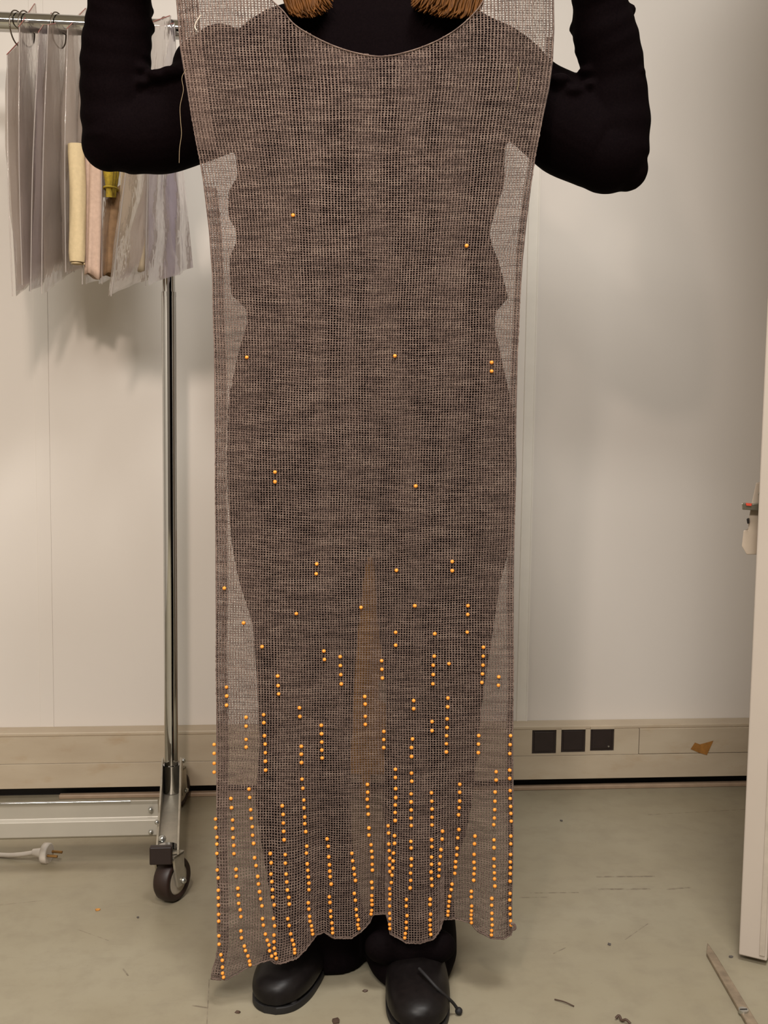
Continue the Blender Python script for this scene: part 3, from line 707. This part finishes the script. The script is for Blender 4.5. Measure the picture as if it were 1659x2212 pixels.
def conv(lst, ox, oy, k): return [(ox+x/k, oy+y/k) for x, y in lst]
BEADS = [(633, 465), (1008, 531), (533, 772), (853, 769), (1062, 783), (1062, 802), (594, 1020), (594, 1041), (898, 1050)]
BEADS += conv([(1080,170),(1075,264),(197,401),(885,645),(381,733),(558,960),(1148,1002),(1154,1083),(1304,1056),(1306,1141),(1310,1228),(1315,1317),(707,1241),(711,1333),(716,1412),(218,1347),(220,1432),(218,1520),(405,1635),(405,1720),(405,1847),(405,1920),(573,1611),(575,1687),(581,1812),(587,1892),(589,1974),(590,2055),(592,2140),(915,1545),(919,1628),(1124,1712),(1126,1793),(1128,1872),(1129,1949),(1132,2024),(933,1913),(933,1988),(935,2068)], 440, 1180, 4.4235)
BEADS += conv([(88,585),(426,231),(960,147),(960,234),(602,570),(1110,569),(1108,653),(1103,822),(419,824),(419,947),(793,837),(788,1052),(778,1139),(778,1228),(775,1316),(929,1124),(285,1095),(288,1177),(292,1261),(1258,966),(1256,1052),(1254,1138),(1249,1221),(1243,1303),(1405,1249),(1401,1330),(124,1438),(128,1510),(129,1627),(129,1704),(591,1476),(591,1554),(918,1452),(916,1536),(911,1651),(910,1734),(906,1812),(904,1889),(904,1967),(767,1677),(767,1764),(306,1771),(305,1849),(305,1926),(580,1843),(570,1925),(571,2011),(1213,1811),(1210,1892),(1209,1974),(1517,1812),(1513,1897),(1510,1983)], 760, 1180, 4.425)
BEADS += conv([(979,153),(987,244),(997,362),(999,440),(1006,530),(1006,597),(1016,676),(1026,821),(1022,890),(1031,997),(1036,1061),(1042,1127),(1047,1189),(1047,1254),(1041,1385),(1046,1447),(1054,1520),(1057,1567),(1073,1614),(1079,1657),(1085,1695),
 (782,419),(791,505),(793,590),(796,673),(800,757),(812,905),(813,990),(820,1099),(827,1177),(833,1257),(847,1330),(852,1397),(837,1543),(851,1611),(866,1694),(882,1757),(896,1800),(905,1848),(906,1882),
 (663,894),(672,986),(669,1098),(679,1174),(685,1254),(688,1328),(702,1406),(694,1540),(706,1614),(700,1706),(700,1772),(702,1836),(714,1892),(723,1937),
 (451,252),(458,336),(468,458),(474,543),(484,628),(487,712),(497,793),(507,936),(521,1014),(538,1122),(545,1197),(556,1274),(567,1345),(580,1415),(585,1542),(594,1607),(614,1696),(632,1757),(650,1804),(656,1862),(677,1915),
 (271,346),(277,438),(288,560),(288,645),(293,735),(299,814),(301,895),(322,1051),(324,1120),(340,1240),(344,1309),(348,1390),(363,1454),(370,1523),(370,1665),(376,1733),(405,1815),(416,1860),(441,1914),(455,1965),(461,2000),
 (1228,748),(1240,822),(1245,927),(1252,1006),(1255,1069),(1259,1124),(1269,1198),(1250,1325),(1257,1381),(1263,1466),(1266,1522),(1276,1585),(1281,1642),(1283,1683),
 (1475,892),(1483,967),(1493,1042),(1501,1102),(1511,1162),(1499,1291),(1510,1359),(1518,1451),(1522,1511),(1538,1554),(1534,1603),(1544,1641),
 (1630,206),(1632,284),(1628,354),(1633,428),(1638,502),(1645,640),(1645,710)], 440, 1650, 4.608)
BEADS += conv([(8,880),(14,950),(20,1016),(20,1093),(22,1155),(14,1287),(20,1350),(16,1432),(16,1483),(18,1530),(14,1593),(8,1632),
 (273,60),(272,150),(275,271),(275,368),(271,448),(269,530),(270,617),(263,782),(263,865),(252,970),(248,1055),(243,1132),(235,1210),(228,1290),
 (193,674),(198,753),(200,872),(205,944),(212,1026),(208,1097),(213,1170),(205,1290),
 (447,102),(450,190),(443,327),(443,415),(444,502),(442,591),(445,672),(440,843),(443,915),(446,1033),(444,1106),(437,1188),(438,1267),(432,1349),(391,1475),(390,1545),(398,1650),(390,1721),(390,1785),(380,1843),(374,1890),
 (664,316),(668,407),(670,492),(670,581),(670,665),(666,827),(668,902),(665,1014),(665,1093),(660,1176),(665,1250),(669,1323),(650,1472),(648,1528),(654,1634),(648,1696),(649,1753),(649,1801),(655,1853),
 (784,733),(779,818),(767,933),(760,1007),
 (971,223),(970,310),(970,405),(964,478),(958,555),(961,715),(949,805),(942,917),(938,990),(926,1063),(923,1122),(917,1190),(887,1308),(878,1366),(862,1440),(856,1495),(849,1546),(844,1602),(841,1643),
 (1136,786),(1131,870),(1127,985),(1125,1070),(1130,1137),(1125,1196),(1122,1265),(1097,1386),(1096,1446),(1101,1546),(1098,1597),(1095,1639),(1094,1682),(1098,1725),
 (1366,87),(1366,177),(1355,307),(1353,407),(1350,499),(1347,590),(1340,662),(1343,827),(1343,912),(1342,1033),(1344,1114),(1347,1185),(1348,1250),(1352,1329),(1319,1463),(1318,1537),(1320,1624),(1320,1688),(1323,1751),(1317,1811),(1315,1859),
 (1513,70),(1514,160),(1518,292),(1518,377),(1523,464),(1525,540),(1529,624),(1525,786),(1524,870),(1522,985),(1520,1066),(1520,1128),(1519,1194),(1517,1276)], 800, 1650, 5.027)
SMALL = conv([(100,1895),(100,1980),(100,2075),(100,2160)], 440, 1180, 4.4235)
SMALL += conv([(118,550),(120,637),(131,732),(131,800),(131,893),(135,1058),(144,1137),(145,1260),(145,1335),(146,1408),(148,1500),(149,1568),(151,1713),(153,1797),(171,1901),(185,1957),(187,2026),(188,2085),(197,2125)], 440, 1650, 4.608)
SMALL += conv([(750,1087),(748,1150),(742,1219),(210,1357),(214,1415),(210,1470),(210,1545),(210,1625),(213,1683),(210,1745),(213,1790),(1517,1409),(1513,1480),(1516,1570),(1517,1632),(1522,1706),(1527,1752)], 800, 1650, 5.027)
def dedupe(lst, seen):
    out = []
    for b in lst:
        if all((b[0]-c[0])**2+(b[1]-c[1])**2 > 30 for c in seen): seen.append(b); out.append(b)
    return out
seen = []; BEADS = dedupe(BEADS, seen); SMALL = dedupe(SMALL, seen)
# the highest beads (seen largest) are parts of their own, the rest one part
BEADS.sort(key=lambda b: b[1]); rest = BEADS[300:]+SMALL; BEADS = BEADS[:300]
BR = .00255
def bead_shape(c, r, seg=12):
    """round bead with a drilled hole along its axis (up)"""
    rings = []
    for k in range(9):
        t = math.radians(-66+132*k/8); rings.append([c+np.array([r*math.cos(t)*math.cos(a), r*math.cos(t)*math.sin(a), r*math.sin(t)*.97]) for a in np.linspace(0, 2*math.pi, seg, endpoint=False)])
    rings.append([c+np.array([r*.22*math.cos(a), r*.22*math.sin(a), r*.55]) for a in np.linspace(0, 2*math.pi, seg, endpoint=False)])
    rings.insert(0, [c+np.array([r*.22*math.cos(a), r*.22*math.sin(a), -r*.55]) for a in np.linspace(0, 2*math.pi, seg, endpoint=False)])
    return loft(rings, True)
bv, bf = bead_shape(np.zeros(3), BR); bme = raw_mesh('bead', bv, bf); bme.materials.append(M_bead)
db = base_of(dress); rg = random.Random(3)
for px, py in BEADS:
    o = bpy.data.objects.new('bead', bme); COL.objects.link(o); o.parent = dress
    c = W(P(px, py, float(dress_v(px, py))-BR*.9)); o.location = Vector(c-db)
    o.rotation_euler = (rg.uniform(-.5, .5), rg.uniform(-.5, .5), rg.uniform(0, 6)); k = rg.uniform(.95, 1.05); o.scale = (k, k, k)
mb = MB()
for px, py in rest: mb.add(*bead_shape(W(P(px, py, float(dress_v(px, py))-BR*.9)), BR*.97, 10))
o = mb.build('bead_rows', M_bead, dress); o['kind'] = 'stuff'

# ------------------------------------------------------------------ person behind the dress
M_blkknit = NT('black jersey'); _a = M_blkknit.noise(400, 2); M_blkknit.color(M_blkknit.ramp(_a, [(.3, (.0022, .0010, .0013, 1)), (.7, (.0036, .0018, .0022, 1))])); M_blkknit.set(Roughness=.85); M_blkknit.b.inputs['Specular IOR Level'].default_value = .03; M_blkknit.bump(_a, .2, .001); M_blkknit = M_blkknit.m
M_trou = mat('black trouser cloth', (.0030, .0016, .0020, 1), .8, var=.25, scale=300, bump=.2); M_trou.node_tree.nodes['Principled BSDF'].inputs['Specular IOR Level'].default_value = .05
M_skin = mat('skin', srgb(214, 158, 120), .5, var=.06, scale=60, Subsurface_Weight=.1)
M_hair = mat('light brown hair', srgb(84, 50, 15), .6, var=.5, scale=90, stretch=(3, 3, .3), Specular_IOR_Level=.15)
M_leather = mat('black leather', (.006, .0045, .0045, 1), .42, var=.25, scale=120, bump=.12, Specular_IOR_Level=.22)
M_sole = mat('black sole', (.006, .005, .005, 1), .6)
M_lace = mat('black lace', (.006, .005, .006, 1), .7)
person = thing('person', W(np.array([0.0, 1.56, 0.0])), 'person in black sweater, trousers and shoes holding up the knit dress', 'person')
SEG = 28
def ell(y, xl_, xr_, v, dep, pw=2.4):
    """horizontal ring between two silhouette pixels at forward distance v"""
    A, B = P(xl_, y, v), P(xr_, y, v); c = (A+B)/2; hw = (B[0]-A[0])/2; a = np.linspace(0, 2*math.pi, SEG, endpoint=False)
    f = lambda t: np.sign(t)*np.abs(t)**(2/pw)
    return W(np.stack([c[0]+hw*f(np.cos(a)), c[1]+dep*f(np.sin(a)), c[2]+0*a], -1))
def pt(px, py, v): return W(P(px, py, v))
VB = 1.565
# --- sweater
sw = MB()
rows = [(14, 735, 905, .055), (30, 615, 1010, .075), (48, 560, 1058, .085), (75, 520, 1088, .095), (120, 505, 1105, .100), (200, 500, 1105, .104), (345, 510, 1090, .106), (395, 513, 1090, .105), (425, 494, 1080, .104), (475, 494, 1064, .104), (500, 510, 1058, .103), (530, 512, 1063, .104), (565, 496, 1078, .106), (640, 499, 1098, .108), (672, 532, 1071, .102), (705, 534, 1068, .102), (750, 520, 1079, .105), (800, 508, 1090, .108), (860, 496, 1104, .112), (905, 492, 1112, .114)]
sw.add(*loft([ell(y, a, b, VB, d) for y, a, b, d in rows]))
def limb(pts, n, fold=None, seg=26):
    """pts: (px, py, v, radius in px)"""
    q = spline(pts, n); path = W(P(q[:, 0], q[:, 1], q[:, 2])); rad = q[:, 3]*q[:, 2]/F*1.03
    return tube(path, rad, seg, True, fold)
def cloth_folds(amp, freq, ph):
    return lambda i, a: 1 + amp*np.sin(i*freq+ph+1.3*np.sin(a+ph))*(.4+.6*np.cos(a-ph)**2)
# left sleeve (viewer's left)
sw.add(*limb([(600, 150, 1.56, 92), (520, 190, 1.55, 96), (430, 240, 1.535, 99), (340, 275, 1.52, 92), (290, 285, 1.51, 84), (262, 286, 1.505, 78)], 30, cloth_folds(.02, .7, 1)))
sw.add(*sphere(pt(268, 283, 1.505), .0545, 24, 16)); sw.add(*sphere(pt(234, 312, 1.505), .0365, 20, 12))
sw.add(*limb([(262, 295, 1.505, 78), (254, 240, 1.50, 74), (250, 170, 1.49, 71), (251, 110, 1.48, 70), (256, 60, 1.47, 67), (259, 10, 1.46, 63), (262, -30, 1.45, 60), (268, -75, 1.445, 50)], 60, cloth_folds(.022, .9, .4)))
for x, y, r in ((307, 22, 17), (308, 58, 19), (303, 92, 17), (300, 124, 17), (303, 155, 17), (307, 186, 16), (203, 70, 16), (222, -5, 22), (345, 172, 22), (372, 165, 22)): sw.add(*sphere(pt(x, y, 1.478), (r+8)*1.478/F, 14, 9, (1, 1.6, .55)))
sw.add(*sphere(pt(478, 125, 1.545), 66*1.545/F, 20, 12)); sw.add(*sphere(pt(440, 150, 1.54), 66*1.54/F, 20, 12))
# right sleeve
sw.add(*limb([(1010, 130, 1.56, 92), (1080, 165, 1.55, 90), (1150, 222, 1.535, 86), (1230, 275, 1.52, 97), (1290, 312, 1.51, 90), (1318, 325, 1.505, 80)], 30, cloth_folds(.02, .7, 3)))
sw.add(*sphere(pt(1312, 330, 1.505), .0550, 24, 16)); sw.add(*sphere(pt(1352, 365, 1.505), .0305, 20, 12)); sw.add(*sphere(pt(1345, 310, 1.505), .0340, 20, 12))
sw.add(*limb([(1318, 330, 1.505, 78), (1325, 250, 1.50, 74), (1325, 170, 1.49, 64), (1316, 110, 1.48, 64), (1304, 60, 1.47, 63), (1296, 10, 1.46, 55), (1290, -30, 1.45, 54), (1282, -75, 1.445, 48)], 60, cloth_folds(.02, .9, 2.2)))
for x, y, r in ((1256, 58, 20), (1262, 78, 14), (1350, 26, 17), (1262, 108, 15), (1268, 158, 16), (1266, 190, 16), (1205, 180, 22), (1232, 205, 22), (1372, 160, 16)): sw.add(*sphere(pt(x, y, 1.478), (r+5)*1.478/F, 14, 9, (1, 1.6, .62)))
# collar
sw.add(*loft([ell(y, a, b, VB+.005, d, 2.0) for y, a, b, d in ((40, 700, 940, .066), (12, 728, 912, .060), (6, 733, 907, .057))]))
sweater = remesh('sweater', sw, M_blkknit, person, .0034, 3)
sweater['label'] = 'black long-sleeved sweater with bunched sleeves'
# --- trousers
tr_ = MB()
tr_.add(*loft([ell(y, a, b, VB, d) for y, a, b, d in ((880, 496, 1110, .110), (930, 492, 1115, .112), (1000, 491, 1116, .112), (1080, 493, 1114, .110), (1130, 497, 1107, .106), (1165, 502, 1101, .100))]))
lleg = [(1100, 496, 803, .098), (1180, 503, 797, .096), (1250, 517, 786, .094), (1340, 546, 776, .088), (1400, 552, 770, .085), (1480, 556, 766, .082), (1540, 560, 763, .080), (1600, 562, 760, .078), (1720, 552, 757, .076), (1800, 563, 760, .075), (1860, 573, 766, .074), (1930, 585, 776, .074), (1990, 596, 792, .075), (2030, 612, 802, .074), (2056, 640, 794, .070)]
rleg = [(1100, 800, 1110, .098), (1180, 806, 1100, .096), (1250, 809, 1080, .094), (1340, 815, 1067, .088), (1400, 822, 1058, .085), (1480, 832, 1045, .082), (1540, 832, 1038, .080), (1600, 832, 1032, .078), (1720, 827, 1020, .076), (1780, 828, 1009, .075), (1830, 827, 993, .074), (1900, 818, 975, .074), (1960, 798, 981, .077), (2010, 786, 986, .080), (2050, 785, 987, .080), (2078, 798, 977, .078), (2100, 830, 960, .070)]
tr_.add(*loft([ell(y, a, b, VB-.04*max(0, (y-1700)/380), d, 2.2) for y, a, b, d in lleg])); tr_.add(*loft([ell(y, a, b, VB-.08*max(0, (y-1700)/380), d, 2.2) for y, a, b, d in rleg]))
for x, y, r_ in ((832, 2044, 44), (885, 2054, 42), (940, 2044, 44)): tr_.add(*sphere(pt(x, y, 1.425), r_*1.425/F, 18, 12, (1.1, .7, .9)))
trousers = remesh('trousers', tr_, M_trou, person, .0042, 5); trousers['label'] = 'wide black trousers'
# --- shoes
def shoe(heel, toe, wd, hgt, name_label, lace_fn):
    heel, toe = np.asarray(heel, float), np.asarray(toe, float); d = toe-heel; Ln = np.linalg.norm(d); d = d/Ln; sd = np.array([d[1], -d[0], 0.]); up_ = np.array([0, 0, 1.])
    root = bpy.data.objects.new('shoe', None); COL.objects.link(root); root.parent = person; root.location = Vector((heel+toe)/2) - person.location; root['label'] = name_label
    # (position along, half width, height of the upper)
    prof = [(0.0, .55, .30), (.03, .72, .7), (.10, .80, 1.0), (.22, .78, 1.1), (.34, .80, 1.05), (.46, .88, .84), (.58, .97, .64), (.70, 1.0, .56), (.80, .98, .52), (.88, .88, .46), (.94, .72, .38), (.98, .48, .28), (1.0, .22, .15)]
    pf = spline(prof, 40); rings = []
    for s, w, h in pf:
        a = np.linspace(0, 2*math.pi, 26, endpoint=False); ca_, sa_ = np.cos(a), np.sin(a)
        z = np.where(sa_ > 0, np.abs(sa_)**.8*h*hgt, -.010*np.abs(sa_)**.5)+.020
        rings.append(heel + d*s*Ln + np.outer(np.sign(ca_)*np.abs(ca_)**.8*w*wd/2, sd) + np.outer(z, up_))
    m = MB(); m.add(*loft(rings)); up_m = remesh('upper', m, M_leather, root, .003, 4)
    sr_ = []
    for s, w, h in pf:
        hw = w*wd/2-.0005; z0, z1 = .0005, .010
        sr_.append([heel+d*s*Ln+sd*hw*x_+up_*z for x_, z in ((-1, z0), (1, z0), (1, z1), (-1, z1))])
    obj('sole', *loft(sr_), M_sole, root, True, .001)
    # vamp seam and laces
    at = lambda s, x_, lift=0.0: heel + d*s*Ln + sd*x_*wd/2 + up_*(.020+np.interp(s, [q[0] for q in prof], [q[2] for q in prof])*hgt*math.sqrt(max(0., 1-min(1, abs(x_)/max(.01, np.interp(s, [q[0] for q in prof], [q[1] for q in prof])))**2))**.8+lift)
    ton = [at(.60-.05*abs(x_)**2, x_, .001) for x_ in np.linspace(-.62, .62, 14)]
    obj('vamp_seam', *tube(ton, .0016, 8), M_sole, root)
    for k in range(3):
        s = .42+.055*k; obj('lace', *tube([at(s+.02*j/8, -.34+.68*j/8, .0025) for j in range(9)], .0019, 8), M_lace, root)
    lace_fn(root, at)
    return root
def floor3(px, py): return FP(px, py)
def lace_right(root, at):
    p = [pt(905, 2092, 1.372), pt(922, 2110, 1.357), pt(946, 2136, 1.345), pt(968, 2156, 1.352), pt(980, 2168, 1.362), pt(991, 2186, 1.366)]
    p[-1][2] = max(.006, p[-1][2]); l = obj('loose_lace', *tube(spline(p, 30), .0021, 8), M_lace, root); l['label'] = 'loose lace end trailing to the side'
    obj('lace_tip', *sphere(p[-1], .0052, 10, 7), M_lace, root)
def lace_left(root, at):
    p = [at(.62, .3, .004), pt(622, 2130, 1.42), pt(629, 2160, 1.385), pt(632, 2178, 1.378)]
    p[-1][2] = max(.008, p[-1][2]); obj('loose_lace', *tube(spline(p, 20), .0026, 8), M_lace, root); obj('lace_tip', *sphere(p[-1], .007, 10, 7), M_lace, root)
hl = W(np.array([-.078, 1.625, 0])); tl_ = FP(583, 2191)
shoe(hl, tl_, .086, .062, 'black leather shoe turned outward to the left', lace_left)
hr = W(np.array([.052, 1.60, 0])); tr2 = FP(907, 2246)
shoe(hr, tr2, .088, .064, 'black leather shoe pointing at the camera with a loose lace', lace_right)
# --- body: head, neck, slim trunk, limbs and hands in one skin
bd = MB()
bd.add(*loft([ell(y, a, b, VB, d, 2.1) for y, a, b, d in ((30, 640, 1000, .05), (120, 540, 1070, .075), (345, 560, 1040, .075), (620, 560, 1030, .08), (905, 540, 1065, .085), (1080, 540, 1065, .085), (1140, 560, 1045, .08))]))
bd.add(*loft([ell(y, a, b, VB+.008, d, 2.0) for y, a, b, d in ((60, 730, 910, .055), (10, 738, 903, .052), (-70, 752, 890, .050), (-110, 755, 888, .050))]))
for leg, dx in ((lleg, 0), (rleg, 0)):
    bd.add(*loft([ell(y, a+(b-a)*.22, b-(b-a)*.22, VB+.005, d*.6, 2.0) for y, a, b, d in leg[1:]]))
HV = 1.555
hc = P(822, -205, HV); hs = HV/F
def hp(dx, dv, dz): return W(hc+np.array([dx, dv, dz]))
bd.add(*sphere(hp(0, .012, .030), .092, 28, 18, (.82, 1.02, 1.0)))          # skull
bd.add(*sphere(hp(0, -.022, -.045), .066, 24, 16, (.86, .95, 1.0)))         # lower face
bd.add(*sphere(hp(0, -.062, -.098), .024, 16, 10, (1.0, .8, .8)))           # chin
bd.add(*tube([hp(0, -.083, .010), hp(0, -.094, -.012), hp(0, -.103, -.028), hp(0, -.088, -.034)], [.006, .009, .012, .008], 12))   # nose
for s in (-1, 1):
    bd.add(*sphere(hp(s*.078, .008, -.010), .026, 14, 10, (.35, .7, 1.15)))  # ears
    bd.add(*sphere(hp(s*.034, -.074, .030), .014, 12, 8, (1.5, .6, .5)))     # brow
    bd.add(*sphere(hp(s*.040, -.052, -.026), .021, 12, 8))
    bd.add(*sphere(hp(s*.033, -.0650, .0165), .0128, 14, 10, (1.1, 1, .55)))
    bd.add(*sphere(hp(s*.033, -.0640, -.0020), .0120, 14, 10, (1.1, 1, .45)))                   # cheek
bd.add(*sphere(hp(0, -.086, -.056), .014, 14, 8, (1.7, .6, .45))); bd.add(*sphere(hp(0, -.084, -.066), .013, 14, 8, (1.4, .6, .5)))   # lips
def arm(pts): bd.add(*limb(pts, 16, None, 16))
arm([(600, 130, VB, 62), (430, 235, 1.535, 58), (290, 280, 1.512, 52), (262, 280, 1.505, 50)]); arm([(262, 285, 1.505, 50), (254, 160, 1.49, 48), (262, 0, 1.455, 40), (270, -95, 1.435, 36)])
arm([(1010, 120, VB, 62), (1150, 210, 1.535, 58), (1290, 310, 1.512, 52), (1316, 320, 1.505, 50)]); arm([(1316, 322, 1.505, 50), (1322, 160, 1.49, 48), (1296, 0, 1.455, 40), (1280, -95, 1.435, 36)])
def hand(px, py, v, s):
    """fist closed on the dress's shoulder; s = +1 when the dress lies to the viewer's right"""
    c = P(px, py, v); g = lambda x, y, z: W(c+np.array([s*x, y, z]))
    bd.add(*tube([g(-.006, 0, -.050), g(-.002, 0, -.02), g(.004, 0, .018), g(.010, 0, .045)], [.023, .029, .034, .028], 14))   # wrist and palm
    for k, (ln, r) in enumerate(((1.0, .0088), (1.08, .0092), (1.0, .0088), (.82, .0078))):   # index .. little finger, curled over the cloth
        z = .050-.021*k
        bd.add(*tube(spline([g(.012, .004, z), g(.040*ln, .014, z+.002), g(.066*ln, .004, z), g(.068*ln, -.018, z-.003), g(.048*ln, -.030, z-.004)], 12), [r]*9+[r*.95, r*.9, r*.7], 10))
    bd.add(*tube(spline([g(-.004, -.012, .004), g(.012, -.032, .026), g(.034, -.044, .040), g(.054, -.045, .046)], 10), [.013, .0125, .012, .0115, .011, .0105, .0102, .010, .0095, .007], 10))   # thumb from the palm's side
hand(310, -128, 1.425, 1); hand(1262, -128, 1.425, -1)
body = remesh('body', bd, M_skin, person, .0038, 3)
M_eye = mat('eye', srgb(230, 226, 218), .2); M_iris = mat('iris', srgb(70, 50, 34), .2)
for s in (-1, 1):
    e_ = obj('eye', *sphere(hp(s*.033, -.0655, .008), .0118, 16, 12), M_eye, person); obj('iris', *sphere(hp(s*.033, -.0738, .008), .0050, 12, 8), M_iris, e_)
# --- hair: cap and two thick sections of strands falling to the shoulders
hb = MB()
r = random.Random(11)
cap = []
for j in range(11):
    for i in range(41):
        a = 2*math.pi*i/40; front = max(0., -math.sin(a))        # front of the head: a = -90 degrees
        tmax = math.radians(112-62*front**.8); th = tmax*(.02+.98*j/10); R_ = .101+.002*math.sin(17*a)
        cap.append(hp(R_*.86*math.sin(th)*math.cos(a), .012+R_*1.04*math.sin(th)*math.sin(a), .034+R_*1.02*math.cos(th)))
hb.add(cap, [(j*41+i, j*41+i+1, (j+1)*41+i+1, (j+1)*41+i) for j in range(10) for i in range(40)])
def strands(x0, x1, xe0, xe1, n, ymin, ymax, curl, qc):
    for k in range(n):
        q = r.random(); dv = r.uniform(-.055, .05)
        x_a, x_b = x0+(x1-x0)*q, xe0+(xe1-xe0)*min(1, max(0, q+r.uniform(-.15, .15)))
        ye = ymax-ymin*((q-qc)/max(qc, 1-qc))**2-abs(r.gauss(0, 7))
        pts = [P(x_a+(829-x_a)*.35, -325+r.uniform(-8, 8), HV+dv*.4), P(x_a, -235, HV+dv), P(x_a+curl*5, -130, HV+dv), P(x_b-curl*8, -50, HV+dv*.6-.07), P(x_b+r.uniform(-6, 6), ye-18, HV-.092+dv*.4), P(x_b+curl*10+r.uniform(-8, 8), ye, HV-.098+dv*.4)]
        hb.add(*tube(W(spline(pts, 18)), [.0021]*12+[.0020, .0019, .0017, .0014, .0010, .0004], 5))
strands(690, 735, 622, 702, 380, 30, 40, 1, .35); strands(910, 960, 905, 1033, 460, 30, 41, -1, .7)
hair = hb.build('hair', M_hair, person); hair['label'] = 'shoulder-length light brown hair'
